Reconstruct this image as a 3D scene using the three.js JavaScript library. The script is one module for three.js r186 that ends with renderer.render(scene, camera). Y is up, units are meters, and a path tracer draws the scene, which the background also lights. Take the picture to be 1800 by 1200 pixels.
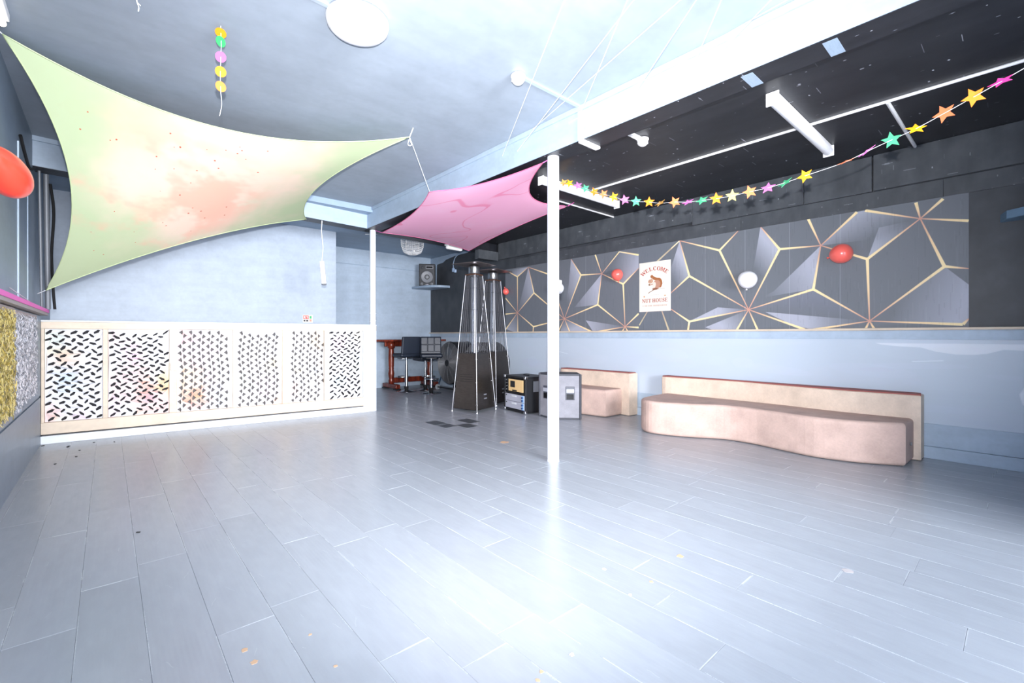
import * as THREE from 'three';
import { RoundedBoxGeometry } from 'three/addons/geometries/RoundedBoxGeometry.js';
import { mergeGeometries } from 'three/addons/utils/BufferGeometryUtils.js';
import { RectAreaLightUniformsLib } from 'three/addons/lights/RectAreaLightUniformsLib.js';

// ---------------------------------------------------------------- camera, lights, exposure
const V = (x, y, z) => new THREE.Vector3(x, y, z);
const scene = new THREE.Scene();
const renderer = new THREE.WebGLRenderer({ antialias: true });
renderer.toneMapping = THREE.LinearToneMapping;
renderer.toneMappingExposure = 1.07;
renderer.shadowMap.enabled = true;
RectAreaLightUniformsLib.init();

const EYE = 1.15, FPX = 800, YAW = 41.6 * Math.PI / 180, SN = Math.sin(YAW), CS = Math.cos(YAW);
const camera = new THREE.PerspectiveCamera(2 * Math.atan(600 / FPX) * 180 / Math.PI, 1.5, 0.05, 60);
camera.position.set(0, EYE, 0);
camera.lookAt(SN, EYE, -CS);
camera.setViewOffset(1800, 1200, 0, 10, 1800, 1200);
camera.updateProjectionMatrix();
scene.background = new THREE.Color(0x000000);

// the camera's flash: a small hard light a hand above the lens
const flash = new THREE.SpotLight(0xfdfcff, 126, 0, 55 * Math.PI / 180, 1, 2);
flash.position.set(0.0, EYE + 0.22, 0.0);
flash.target.position.set(SN * 5 - 0.0, EYE + 0.75, -CS * 5);
flash.castShadow = true; flash.shadow.radius = 1.2;
flash.shadow.mapSize.set(2048, 2048);
scene.add(flash, flash.target);

// soft fill light from two made-up windows added behind the camera (their frames are built below)
const FILL_WIN = [[0.65, 1.75, 1.5, 1.9], [2.35, 1.75, 1.5, 1.9]];   // x, y, width, height
const FILL_LIGHT = 80;
for (const [x, y, w, h] of FILL_WIN) {
  const l = new THREE.RectAreaLight(0xf8f9ff, FILL_LIGHT, w, h);
  l.position.set(x, y, 5.43); l.lookAt(x, y, -5); l.castShadow = true;
  scene.add(l);
}

// ---------------------------------------------------------------- room measures (metres)
const XL = -0.545, XR = 5.79, ZB = -8.15, ZF = -9.46, ZN = 5.5;
const YC = 3.08, YCR = 2.955, YCB = 3.0, YB = 2.79;           // ceilings (main, black bay, rear) and beam underside
const BX0 = 2.97, BX1 = 3.18;                                // long beam
const RAIL = 1.21;

// a sight line of the photograph, met with a plane of the room
function ray(u, v) { const a = (u - 900) / FPX, b = (590 - v) / FPX; return [SN + CS * a, b, -CS + SN * a]; }
const along = (d, t) => V(d[0] * t, EYE + d[1] * t, d[2] * t);
const onX = (u, v, x) => { const d = ray(u, v); return along(d, x / d[0]); };
const onY = (u, v, y) => { const d = ray(u, v); return along(d, (y - EYE) / d[1]); };
const onZ = (u, v, z) => { const d = ray(u, v); return along(d, z / d[2]); };
// vertical plane through two plan points
function onPlan(u, v, ax, az, bx, bz) {
  const d = ray(u, v), nx = bz - az, nz = -(bx - ax);
  return along(d, (ax * nx + az * nz) / (d[0] * nx + d[2] * nz));
}

// ---------------------------------------------------------------- small tools
let seed = 12345;
function rnd() { seed |= 0; seed = seed + 0x6D2B79F5 | 0; let t = Math.imul(seed ^ seed >>> 15, 1 | seed); t = t + Math.imul(t ^ t >>> 7, 61 | t) ^ t; return ((t ^ t >>> 14) >>> 0) / 4294967296; }
const rr = (a, b) => a + (b - a) * rnd();
const lerp = (a, b, t) => a + (b - a) * t;
const clamp = (x, a = 0, b = 1) => Math.min(b, Math.max(a, x));
const sstep = (a, b, x) => { const t = clamp((x - a) / (b - a)); return t * t * (3 - 2 * t); };

const used = {};
function numbered(n) { if (!(n in used)) { used[n] = 0; return n; } used[n]++; return n + '_' + String(used[n]).padStart(3, '0'); }
function shadow(o) { o.castShadow = true; o.receiveShadow = true; return o; }
function part(name, geo, mat, parent, label) {
  const g = Array.isArray(geo) ? merge(geo) : geo;
  const m = shadow(new THREE.Mesh(g, mat)); m.name = name; parent.add(m);
  if (label) m.userData.label = label;
  return m;
}
function pieces(name, list, mat, parent) { return list.map(g => part(name, g, mat, parent)); }
function thing(name, label, category, pos = [0, 0, 0], turn = 0, group) {
  const o = new THREE.Group(); o.name = numbered(name); o.position.set(...pos); o.rotation.y = turn;
  o.userData = { label, category }; if (group) o.userData.group = group; scene.add(o); return o;
}
function single(name, geo, mat, label, category, group) {
  const m = part(numbered(name), geo, mat, scene); m.userData = { label, category }; if (group) m.userData.group = group; return m;
}
function struct(name, label) {
  const o = new THREE.Group(); o.name = name; o.userData = { kind: 'structure', label, category: name.split('_')[0] }; scene.add(o); return o;
}
function merge(list) {
  const l = list.map(g => { let q = g.index ? g.toNonIndexed() : g; for (const k of Object.keys(q.attributes)) if (!['position', 'normal', 'uv', 'color'].includes(k)) q.deleteAttribute(k); return q; });
  return l.length === 1 ? l[0] : mergeGeometries(l);
}
const box = (w, h, d, x = 0, y = 0, z = 0) => new THREE.BoxGeometry(w, h, d).translate(x, y, z);
const rbox = (w, h, d, r, x = 0, y = 0, z = 0, s = 2) => new RoundedBoxGeometry(w, h, d, s, Math.min(r, w / 2.01, h / 2.01, d / 2.01)).translate(x, y, z);
function span(x0, x1, y0, y1, z0, z1, r = 0) {
  const w = x1 - x0, h = y1 - y0, d = z1 - z0, cx = (x0 + x1) / 2, cy = (y0 + y1) / 2, cz = (z0 + z1) / 2;
  return r ? rbox(w, h, d, r, cx, cy, cz) : box(w, h, d, cx, cy, cz);
}
function rod(a, b, r, r2 = r, n = 10) {
  const d = b.clone().sub(a), g = new THREE.CylinderGeometry(r2, r, d.length(), n, 1);
  g.applyQuaternion(new THREE.Quaternion().setFromUnitVectors(V(0, 1, 0), d.clone().normalize()));
  return g.translate((a.x + b.x) / 2, (a.y + b.y) / 2, (a.z + b.z) / 2);
}
const tube = (pts, r, n = 24, k = 6) => new THREE.TubeGeometry(new THREE.CatmullRomCurve3(pts), n, r, k, false);
const lathe = (pts, n = 24) => new THREE.LatheGeometry(pts.map(p => new THREE.Vector2(p[0], p[1])), n);
// plan outline (x, z) raised from y0 to y1 with rounded edges
function prism(pts, y0, y1, bevel = 0, seg = 3) {
  const s = new THREE.Shape(pts.map(p => new THREE.Vector2(p[0], -p[1])));
  const g = new THREE.ExtrudeGeometry(s, { depth: y1 - y0 - 2 * bevel, bevelEnabled: bevel > 0, bevelThickness: bevel, bevelSize: bevel, bevelOffset: -bevel, bevelSegments: seg, curveSegments: 8 });
  return g.rotateX(-Math.PI / 2).translate(0, y0 + bevel, 0);
}
// texture coordinates in metres by the main direction of each face
function metreUV(g, s = 1) {
  if (g.index) g = g.toNonIndexed();
  const p = g.attributes.position, uv = new Float32Array(p.count * 2);
  const a = V(0, 0, 0), b = V(0, 0, 0), c = V(0, 0, 0);
  for (let i = 0; i < p.count; i += 3) {
    a.fromBufferAttribute(p, i); b.fromBufferAttribute(p, i + 1); c.fromBufferAttribute(p, i + 2);
    const n = b.clone().sub(a).cross(c.clone().sub(a)); const ax = Math.abs(n.x), ay = Math.abs(n.y), az = Math.abs(n.z);
    for (let k = 0; k < 3; k++) {
      const q = [a, b, c][k];
      let U, W; if (ax >= ay && ax >= az) { U = q.z; W = q.y; } else if (ay >= az) { U = q.x; W = q.z; } else { U = q.x; W = q.y; }
      uv[(i + k) * 2] = U / s; uv[(i + k) * 2 + 1] = W / s;
    }
  }
  g.setAttribute('uv', new THREE.BufferAttribute(uv, 2)); return g;
}

// ---------------------------------------------------------------- textures
function lattice(n, sd) { const a = new Float32Array(n * n); let s = sd * 7919 + 13; for (let i = 0; i < n * n; i++) { s = (Math.imul(s, 1664525) + 1013904223) | 0; a[i] = (s >>> 8) / 16777216; } return a; }
function noise(n, sd) {       // periodic value noise on the unit square
  const a = lattice(n, sd);
  return (x, y) => {
    x = (x - Math.floor(x)) * n; y = (y - Math.floor(y)) * n; const i = Math.floor(x) % n, j = Math.floor(y) % n; let fx = x - Math.floor(x), fy = y - Math.floor(y);
    fx = fx * fx * (3 - 2 * fx); fy = fy * fy * (3 - 2 * fy); const i2 = (i + 1) % n, j2 = (j + 1) % n;
    return lerp(lerp(a[j * n + i], a[j * n + i2], fx), lerp(a[j2 * n + i], a[j2 * n + i2], fx), fy);
  };
}
function fbm(n, sd, oct = 4) { const l = []; for (let k = 0; k < oct; k++) l.push(noise(n << k, sd + k)); return (x, y) => { let s = 0, w = 0, a = 1; for (const f of l) { s += f(x, y) * a; w += a; a *= 0.55; } return s / w; }; }
function dataTex(w, h, fn, srgb = true) {
  const d = new Uint8Array(w * h * 4);
  for (let j = 0; j < h; j++) for (let i = 0; i < w; i++) { const c = fn(i / w, j / h); const k = (j * w + i) * 4; d[k] = clamp(c[0], 0, 255); d[k + 1] = clamp(c[1], 0, 255); d[k + 2] = clamp(c[2], 0, 255); d[k + 3] = 255; }
  const t = new THREE.DataTexture(d, w, h); t.wrapS = t.wrapT = THREE.RepeatWrapping; t.magFilter = THREE.LinearFilter; t.minFilter = THREE.LinearMipmapLinearFilter; t.generateMipmaps = true;
  if (srgb) t.colorSpace = THREE.SRGBColorSpace; t.needsUpdate = true; return t;
}
function canvasTex(w, h, draw) {
  const c = document.createElement('canvas'); c.width = w; c.height = h; draw(c.getContext('2d'), w, h);
  const t = new THREE.CanvasTexture(c); t.colorSpace = THREE.SRGBColorSpace; t.wrapS = t.wrapT = THREE.ClampToEdgeWrapping; return t;
}
const std = (o) => new THREE.MeshStandardMaterial(o);
const mat = (color, roughness = 0.6, metalness = 0, extra = {}) => std({ color, roughness, metalness, ...extra });

const n8 = fbm(6, 3, 5), n9 = fbm(9, 17, 4), nStroke = fbm(4, 29, 4), nFine = fbm(40, 41, 2);
// roller-and-brush paint: blotches, strokes and grain
const paintMap = dataTex(512, 512, (x, y) => { const b = 236 + (n8(x, y) - 0.5) * 24 + (nStroke(x * 1, y * 5) - 0.5) * 14 + (nFine(x, y) - 0.5) * 8; return [b - 1, b, b + 2]; });
const paintBump = dataTex(256, 256, (x, y) => { const b = 128 + (n9(x, y) - 0.5) * 90 + (nFine(x, y) - 0.5) * 60; return [b, b, b]; }, false);
const PAINT = (color, roughness = 0.5, extra = {}) => std({ color, roughness, map: paintMap, bumpMap: paintBump, bumpScale: 0.0012, ...extra });
// old black paint with chips down to white
const chips = (() => { const a = []; for (let i = 0; i < 60; i++) a.push([rnd(), rnd(), rr(0.0012, 0.0048), rr(0.6, 2.2), rr(0.35, 1)]); for (let i = 0; i < 12; i++) a.push([rnd(), rnd(), rr(0.006, 0.009), rr(0.1, 0.3), rr(0.3, 0.7)]); return a; })();
const chipMask = new Float32Array(512 * 512);
for (const [cx, cy, r, e, al] of chips) { const R = Math.ceil(r * 512 * 4) + 2; for (let j = -R; j <= R; j++) for (let i = -R; i <= R; i++) { const x = i / 512, y = j / 512; const q = Math.hypot(x / (r / e), y / (r * e)) + (n9(cx + x * 6, cy + y * 6) - 0.5) * 0.8; if (q < 1) { const X = (Math.floor(cx * 512) + i + 512) % 512, Y = (Math.floor(cy * 512) + j + 512) % 512; chipMask[Y * 512 + X] = Math.max(chipMask[Y * 512 + X], al); } } }
const blackMap = dataTex(512, 512, (x, y) => { const k = chipMask[Math.floor(y * 512) * 512 + Math.floor(x * 512)]; const b = 33 + (n8(x, y) - 0.5) * 22 + (nStroke(x * 5, y) - 0.5) * 14; return [lerp(b, 205, k), lerp(b + 2, 208, k), lerp(b + 8, 220, k)]; });
const BLACKPAINT = (roughness = 0.42) => std({ color: 0xffffff, roughness, map: blackMap, bumpMap: paintBump, bumpScale: 0.001 });

// painted floor boards: worn white along the joints, scratches, tiny drips
function plankMap(sd) {
  const W = 768, H = 128, m = new Float32Array(W * H); seed = sd * 991 + 7;
  const put = (x, y, a) => { x = Math.round(x); y = Math.round(y); if (x >= 0 && y >= 0 && x < W && y < H) m[y * W + x] = Math.max(m[y * W + x], a); };
  for (let s = 0; s < 9; s++) { const x0 = rr(0, W), L = rr(20, 150), top = rnd() < 0.5, a = rr(0.35, 0.95); for (let i = 0; i < L; i++) if (rnd() < 0.85) for (let k = 0; k < 2 + (rnd() < 0.3); k++) put(x0 + i, top ? k : H - 1 - k, a * rr(0.6, 1)); }
  for (let s = 0; s < 2; s++) { const y0 = rr(0, H * 0.5), L = rr(30, 110), r = rnd() < 0.5, a = rr(0.4, 0.9); for (let i = 0; i < L; i++) for (let k = 0; k < 3; k++) put(r ? k : W - 1 - k, y0 + i, a * rr(0.6, 1)); }
  for (let s = 0; s < 3; s++) { let x = rr(0, W), y = rr(8, H - 8); const a = rr(-0.5, 0.5), L = rr(8, 46), al = rr(0.15, 0.5); for (let i = 0; i < L; i++) put(x + i * Math.cos(a), y + i * Math.sin(a) + Math.sin(i * 0.2), al); }
  for (let s = 0; s < 5; s++) { const x = rr(0, W), y = rr(0, H), a = rr(0.2, 0.7); put(x, y, a); put(x + 1, y, a); }
  const g1 = fbm(5, sd * 3 + 1, 5), g2 = fbm(4, sd * 5 + 2, 4), tone = [0, 5, -5, 3, -3, 1][sd % 6];
  return dataTex(W, H, (x, y) => { const k = m[Math.floor(y * H) * W + Math.floor(x * W)]; const b = 208 + tone * 0.6 + (g1(x * 2, y) - 0.5) * 12 + (g2(x, y * 6) - 0.5) * 5; return [lerp(b - 2, 252, k), lerp(b, 252, k), lerp(b + 2, 250, k)]; });
}
const plankMats = [0, 1, 2, 3, 4, 5].map(i => std({ color: 0xc2c8cf, roughness: 0.27, map: plankMap(i), bumpMap: paintBump, bumpScale: 0.0002 }));
const patchMat = std({ color: 0x565c62, roughness: 0.34, map: paintMap });

const suedeMap = dataTex(512, 512, (x, y) => { const b = 226 + (n8(x, y) - 0.5) * 46 + (nFine(x * 2, y * 2) - 0.5) * 12; return [b, b - 2, b - 4]; });
const woodMap = dataTex(256, 512, (x, y) => { const g = fbmWood(x, y); return [lerp(70, 138, g), lerp(24, 56, g), lerp(18, 34, g)]; });
function fbmWood(x, y) { return clamp(0.5 + (n9(x * 2, y * 0.25) - 0.5) * 1.6 + 0.25 * Math.sin((x * 9 + n8(x, y * 0.3) * 4) * 6.28)); }
const brushedMap = dataTex(256, 256, (x, y) => { const b = 215 + (nFine(x * 0.2, y * 2) - 0.5) * 60 + (n8(x, y) - 0.5) * 50; return [b, b, b]; }, false);

const BLUE = 0xa3b6c9;
const M = {
  blue: PAINT(BLUE, 0.45), ceil: PAINT(0xa8b3be, 0.5), leftWall: PAINT(0x8494a4, 0.4), bluePale: PAINT(0xb9cbdc, 0.5),
  black: BLACKPAINT(), blackDeep: PAINT(0x262b36, 0.5), white: PAINT(0xe9edf0, 0.4), whitePlastic: mat(0xf0f1f2, 0.35), cream: PAINT(0xe4d2bb, 0.5),
  pink: mat(0xf26cc4, 0.6), string: mat(0xf4f6f8, 0.7), chrome: mat(0xd6d9dc, 0.14, 1), steel: mat(0x8f9296, 0.3, 1), dark: mat(0x15171b, 0.45), darkGloss: mat(0x0d0e12, 0.18),
  leather: mat(0x232b38, 0.42), rubber: mat(0x111214, 0.8), greyBack: mat(0x6f6c6c, 0.9), netDark: mat(0x2e2d30, 0.9)
};

// ---------------------------------------------------------------- floor
const floor = struct('floor', 'grey painted plank floor of worn laminate boards');
part('subfloor', span(XL - 0.2, XR + 0.2, -0.12, -0.012, ZF - 0.2, ZN + 0.2), mat(0x3c4248, 0.9), floor);
{
  const PW = 0.202, PL = 1.21, X0 = -0.092 - PW * 3;
  // a board of unit length and width with a small chamfer round its top
  function board(len, wid) {
    const c = 0.0009, h = 0.012, x = wid / 2 - 0.0003, z = len / 2 - 0.0003, P = [], UV = [], I = [];
    const ring = (xx, yy, zz) => [[-xx, yy, -zz], [xx, yy, -zz], [xx, yy, zz], [-xx, yy, zz]];
    const add = (a, b, d, e) => { const n = P.length / 3; for (const q of [a, b, d, e]) { P.push(...q); UV.push(clamp(0.5 + q[2] / PL, 0.001, 0.999), clamp(0.5 + q[0] / PW, 0.002, 0.998)); } I.push(n, n + 2, n + 1, n, n + 3, n + 2); };
    const t = ring(x - c, 0, z - c), m = ring(x, -c, z), b = ring(x, -h, z);
    add(t[0], t[1], t[2], t[3]);
    for (let k = 0; k < 4; k++) { const j = (k + 1) % 4; add(t[j], t[k], m[k], m[j]); add(m[j], m[k], b[k], b[j]); }
    const g = new THREE.BufferGeometry(); g.setAttribute('position', new THREE.Float32BufferAttribute(P, 3)); g.setAttribute('uv', new THREE.Float32BufferAttribute(UV, 2)); g.setIndex(I); const q = g.toNonIndexed(); q.computeVertexNormals(); return q;
  }
  const full = board(PL, PW), rest = [];
  seed = 777;
  const seen = (x, z) => { const d = x * SN - z * CS, l = x * CS + z * SN; if (d < 0.35) return false; const u = 900 + FPX * l / d, v = 590 + FPX * EYE / d; return u > -120 && u < 1920 && v < 1330; };
  const list = [];
  for (let r = 0; X0 + r * PW < XR; r++) {
    const xa = Math.max(X0 + r * PW, XL - 0.02), xb = Math.min(X0 + (r + 1) * PW, XR + 0.01); if (xb - xa < 0.01) continue;
    let z = ZF - rr(0.05, 1.15);
    while (z < ZN) { const za = Math.max(z, ZF - 0.02), zb = Math.min(z + PL, ZN + 0.02); if (zb - za > 0.02) list.push([xa, xb, za, zb, Math.floor(rnd() * 6), rnd() < 0.5]); z += PL; }
  }
  let count = 0;
  // short replacement boards, darker, in front of the heaters
  for (const [xa, xb, za, zb, k, flip] of list) {
    const w = xb - xa, l = zb - za, cx = (xa + xb) / 2, cz = (za + zb) / 2;
    const whole = Math.abs(w - PW) < 1e-6 && Math.abs(l - PL) < 1e-6, g = whole ? full : board(l, w);
    const vis = seen(xa, za) || seen(xa, zb) || seen(xb, za) || seen(xb, zb) || seen(cx, cz);
    if (vis && count < 300) { const m = part('plank', g, plankMats[k], floor); m.position.set(cx, 0, cz); if (flip) m.rotation.y = Math.PI; count++; }
    else { const q = g.clone(); q.translate(cx, 0, cz); rest.push(q); }
  }
  const m = part('planks', rest, plankMats[1], floor); m.userData.kind = 'stuff';
  console.log('planks', count, rest.length);
}

// ---------------------------------------------------------------- walls, ceilings, beams
const wl = struct('wall_left', 'dark blue grey left wall with pink topped ledge');
part('wall_surface', metreUV(span(XL - 0.2, XL, -0.12, 3.3, ZB - 0.2, ZN)), M.leftWall, wl);
part('lower_panel', metreUV(span(XL, XL + 0.012, 0.52, 1.36, -6.9, ZN)), M.leftWall, wl);
part('lower_panel', metreUV(span(XL, XL + 0.012, 0.0, 0.5, -6.9, ZN)), M.leftWall, wl);
part('ledge', metreUV(span(XL, XL + 0.07, 1.365, 1.392, -6.92, ZN)), mat(0xa89f9c, 0.6), wl, 'beige underside of the ledge');
part('ledge_edge', span(XL, XL + 0.076, 1.392, 1.425, -6.92, ZN), M.pink, wl, 'pink strip along the ledge');
part('cover_strip', span(XL, XL + 0.008, 1.43, 2.72, -5.42, -5.38), M.bluePale, wl, 'pale vertical joint strip');
part('cover_strip', span(XL, XL + 0.005, 1.43, 2.5, -6.0, -5.985), M.bluePale, wl);
part('joint_strip', span(XL, XL + 0.015, 0.53, 0.78, -5.46, -5.43), M.bluePale, wl);

const wb = struct('wall_back', 'pale blue rear wall above the net partition');
part('wall_surface', metreUV(span(XL - 0.2, 3.04, -0.12, 3.3, ZF - 0.2, ZB)), PAINT(0xc2cfdd, 0.5), wb);
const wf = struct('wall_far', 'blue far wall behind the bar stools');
part('wall_surface', metreUV(span(3.04, XR + 0.2, -0.12, 3.3, ZF - 0.2, ZF)), PAINT(0xbccddd, 0.5), wf);  // same wall paint, lightened to stand in for missing light at this end
part('picture_rail', metreUV(span(3.05, XR, 2.66, 2.675, ZF, ZF + 0.008)), M.blue, wf);

// right wall: blue below the rail, black above, with the printed wallpaper between
const wr = struct('wall_right', 'right wall, blue below a cream rail and black above');
const lowerMap = canvasTex(2048, 256, (c, w, h) => {
  const X = z => (ZN - z) / (ZN - ZF) * w, Y = y => (1 - y / RAIL) * h;      // left end is nearest the camera
  c.fillStyle = 'rgb(188,201,214)'; c.fillRect(0, 0, w, h);
  seed = 55;
  for (let i = 0; i < 260; i++) { const k = rr(-9, 9); c.fillStyle = `rgba(${188 + k * 2},${201 + k * 2},${214 + k * 2},0.10)`; const x = rr(0, w), y = rr(0, h), a = rr(8, 70), b = rr(3, 20); c.beginPath(); c.ellipse(x, y, a, b, rr(-0.2, 0.2), 0, 7); c.fill(); }
  // patches of newer white paint with ragged lower edges
  const ragged = (pts) => { c.fillStyle = 'rgba(228,234,242,0.7)'; c.beginPath(); pts.forEach((p, i) => i ? c.lineTo(X(p[0]), Y(p[1])) : c.moveTo(X(p[0]), Y(p[1]))); c.closePath(); c.fill(); };
  ragged([[0.3, 1.09], [-1.0, 1.09], [-0.95, 1.075], [-0.8, 1.06], [-0.66, 1.055], [-0.55, 1.02], [-0.42, 1.0], [-0.3, 1.0], [-0.22, 1.01], [-0.12, 1.045], [0.0, 1.04], [0.12, 1.03], [0.3, 1.05]]);
  ragged([[0.2, 0.77], [0.0, 0.76], [-0.03, 0.7], [-0.01, 0.62], [0.04, 0.6], [0.2, 0.6]]);
  c.strokeStyle = 'rgba(225,233,244,0.7)'; c.lineWidth = 1.4;
  for (const [a, b, e, f] of [[-0.72, 0.93, -0.5, 0.945], [-5.6, 0.95, -5.1, 0.88], [-1.4, 1.145, -0.2, 1.145]]) { c.beginPath(); c.moveTo(X(a), Y(b)); c.lineTo(X(e), Y(f)); c.stroke(); }
});
{
  const g = span(XR, XR + 0.2, -0.12, RAIL, ZF, ZN); const p = g.attributes.position, uv = g.attributes.uv;
  for (let i = 0; i < p.count; i++) uv.setXY(i, (ZN - p.getZ(i)) / (ZN - ZF), clamp(p.getY(i) / RAIL));
  part('lower_wall', g, std({ color: 0xffffff, roughness: 0.42, map: lowerMap, bumpMap: paintBump, bumpScale: 0.0008 }), wr);
}
part('upper_wall', metreUV(span(XR, XR + 0.2, RAIL, 3.3, ZF, ZN), 1.6), std({ color: 0xffffff, roughness: 0.5, map: dataTex(512, 512, (x, y) => { const b = 58 + (n8(x, y) - 0.5) * 30 + (nStroke(x * 3, y * 2) - 0.5) * 16; return [b, b + 3, b + 8]; }) }), wr);
part('rail', metreUV(span(XR - 0.045, XR, RAIL - 0.006, RAIL + 0.018, ZF, ZN, 0.004)), M.cream, wr, 'cream cap rail');
part('apron_board', metreUV(span(XR - 0.012, XR, 1.115, RAIL - 0.006, ZF, ZN)), M.bluePale, wr);
{
  // blue left unpainted round the corner behind the loudspeaker
  const pts = [[-9.455, 2.995], [-7.8, 2.995], [-7.95, 2.94], [-8.45, 2.93], [-8.8, 2.89], [-8.92, 2.84], [-9.18, 2.82], [-9.2, 2.29], [-9.455, 2.29]].map(p => V(0, p[1], p[0]));
  const s = new THREE.Shape(pts.map(p => new THREE.Vector2(-p.z, Math.min(p.y, YCB))));
  const g = new THREE.ExtrudeGeometry(s, { depth: 0.003, bevelEnabled: false }); g.rotateY(Math.PI / 2);   // shape x -> -z
  part('blue_paint', metreUV(g.translate(XR - 0.003, 0, 0)), M.blue, wr, 'blue paint left in the corner');
}
part('baseboard', metreUV(span(XR - 0.016, XR, 0.115, 0.325, ZF, ZN, 0.003)), M.bluePale, wr);
part('baseboard', metreUV(span(XR - 0.026, XR, 0.0, 0.112, ZF, ZN, 0.003)), M.bluePale, wr);
// printed wallpaper
{
  const z0 = -6.71, z1 = -0.333, y0 = RAIL + 0.018, y1 = 2.437, W = 2048, H = 400;
  const X = p => (p.z - z0) / (z1 - z0) * W, Y = p => (1 - (p.y - y0) / (y1 - y0)) * H;
  const Q = (u, v) => { const p = onX(u, v, XR); return [X(p), Y(p)]; };
  const map = canvasTex(W, H, (c) => {
    c.fillStyle = 'rgb(104,109,116)'; c.fillRect(0, 0, W, H);
    const S = { s1: [910, 549.6], s2: [992.4, 560], s3: [1058, 481], s4: [1099, 574], s5: [1316, 544], s6: [1443, 431.5], s7: [1528.6, 564], s8: [1617.7, 384.3] };
    // printed facets: each fades from pale at its bright edge to the ground
    const facet = (pts, a, b, col = '182,185,200') => { const q = pts.map(p => Q(...p)), A = Q(...a), B = Q(...b); const g = c.createLinearGradient(A[0], A[1], B[0], B[1]); g.addColorStop(0, `rgba(${col},0.8)`); g.addColorStop(1, `rgba(${col},0)`); c.fillStyle = g; c.beginPath(); q.forEach((p, i) => i ? c.lineTo(...p) : c.moveTo(...p)); c.closePath(); c.fill(); };
    facet([S.s6, [1430, 508], [1340, 523], [1360, 512]], [1432, 480], [1345, 525]);
    facet([S.s7, [1345, 548], [1395, 572], [1425, 578]], [1420, 572], [1510, 560]);
    facet([S.s8, [1525, 455], [1545, 400]], [1530, 440], [1590, 385]);
    facet([[1506.6, 372.7], [1520, 370], S.s8, [1540, 420], S.s6], [1500, 375], [1530, 420]);
    facet([S.s3, [1051, 535.4], [1010, 540]], [1052, 520], [1000, 545]);
    facet([S.s4, [1030, 563], [1043, 583], [1060, 583]], [1035, 576], [1099, 574]);
    facet([S.s5, [1240, 575], [1262, 583], [1293, 581]], [1270, 575], [1316, 544]);
    facet([S.s5, [1262, 540], [1215, 563]], [1265, 545], [1316, 544]);
    facet([[1021.5, 483], [1004, 455], [1000, 500], S.s2], [1015, 480], [985, 500]);
    facet([[1195, 423], [1212, 485], [1180, 514], [1180, 470]], [1208, 470], [1182, 490]);
    facet([[1370.5, 438], [1337, 398], [1325, 470], S.s5], [1362, 440], [1325, 470]);
    facet([[1089, 442], [1123, 447.6], [1123, 471], [1096, 499], S.s3], [1123, 480], [1075, 470]);
    facet([[939, 515], S.s1, [929, 470]], [937, 500], [905, 520]);
    facet([[910, 486], [929, 469.5], [889, 474.7]], [912, 484], [905, 468]);
    facet([S.s7, [1660, 468], [1703, 500], [1703, 561], [1692, 570]], [1690, 540], [1580, 520]);
    facet([S.s1, [889, 578], [910, 585]], [892, 580], [910, 550]);
    facet([[1430, 508], S.s7, S.s5], [1430, 512], [1420, 560], '120,124,140');
    facet([S.s2, [1043, 583], [985, 583]], [1000, 583], [992, 560]);
    // metallic lines: wide and pale gold at the Y joints, thin and rose at the star points
    const line = (a, b, wa = 5.2, wb = 1.6) => {
      const A = Q(...a), B = Q(...b), dx = B[0] - A[0], dy = B[1] - A[1], L = Math.hypot(dx, dy), nx = -dy / L, ny = dx / L;
      const g = c.createLinearGradient(A[0], A[1], B[0], B[1]); g.addColorStop(0, 'rgb(248,226,172)'); g.addColorStop(0.55, 'rgb(240,206,160)'); g.addColorStop(1, wb < 2.2 ? 'rgb(200,146,128)' : 'rgb(246,230,190)');
      c.fillStyle = g; c.beginPath(); c.moveTo(A[0] + nx * wa, A[1] + ny * wa); c.lineTo(B[0] + nx * wb, B[1] + ny * wb); c.lineTo(B[0] - nx * wb, B[1] - ny * wb); c.lineTo(A[0] - nx * wa, A[1] - ny * wa); c.closePath(); c.fill();
    };
    const w = 4.3;
    const from = (a, ...to) => to.forEach(b => line(a, b, w));
    from([909.7, 486.3], [929, 469.5], [889, 474.7], S.s1);
    from([938.9, 514.7], [929, 469.5], S.s1, S.s2);
    from([938, 574], S.s1, S.s2); line([937, 586], [938, 574], 3, w);
    from([889, 524], S.s1); from([889, 552], S.s1); from([889, 579], S.s1); from([910.5, 586], S.s1);
    line([965, 482], [929, 469.5], w, 1.6); line([965, 482], S.s2, w, 1.6);
    from([1021.5, 483.2], [1004, 455], S.s3, S.s2);
    from([1046.6, 447.6], S.s3); from([1095.7, 499.2], S.s3, [1123, 471], S.s4); from([1051, 535.4], S.s3, S.s2, S.s4);
    line([1089, 442.4], S.s3, 3, 1.6); line([1123, 448], [1089, 442.4], 4, 2.4);
    from([1123, 551], S.s4); from([1123, 575.4], S.s4); from([1043, 584], S.s4, S.s2); from([1092, 586], S.s4); from([1106, 586], S.s4); from([1003, 586], S.s2); from([980, 586], S.s2);
    line([1156, 459], [1195, 423], 4, 2.4); line([1156, 459], [1124, 489], 4, 3);
    from([1212, 485], [1195, 423], [1179.6, 514.7], S.s5); line([1179.6, 514.7], [1150, 541], 3, 1.6);
    from([1265, 440], [1195, 423], [1298.5, 405], S.s5);
    from([1212, 565], S.s5, [1179.6, 543]); line([1209, 584], [1212, 565], 4, w);
    line([1177, 584], [1160, 536], 4.5, 2); line([1124, 571.5], [1145, 536], 3, 2);
    from([1293, 584], S.s5); from([1334, 584], S.s5);
    from([1370.5, 437.8], [1337, 398.5], S.s6, S.s5);
    from([1429.9, 508.3], S.s6, S.s5, S.s7); from([1415, 579], S.s5); from([1425, 580], S.s7);
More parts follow.
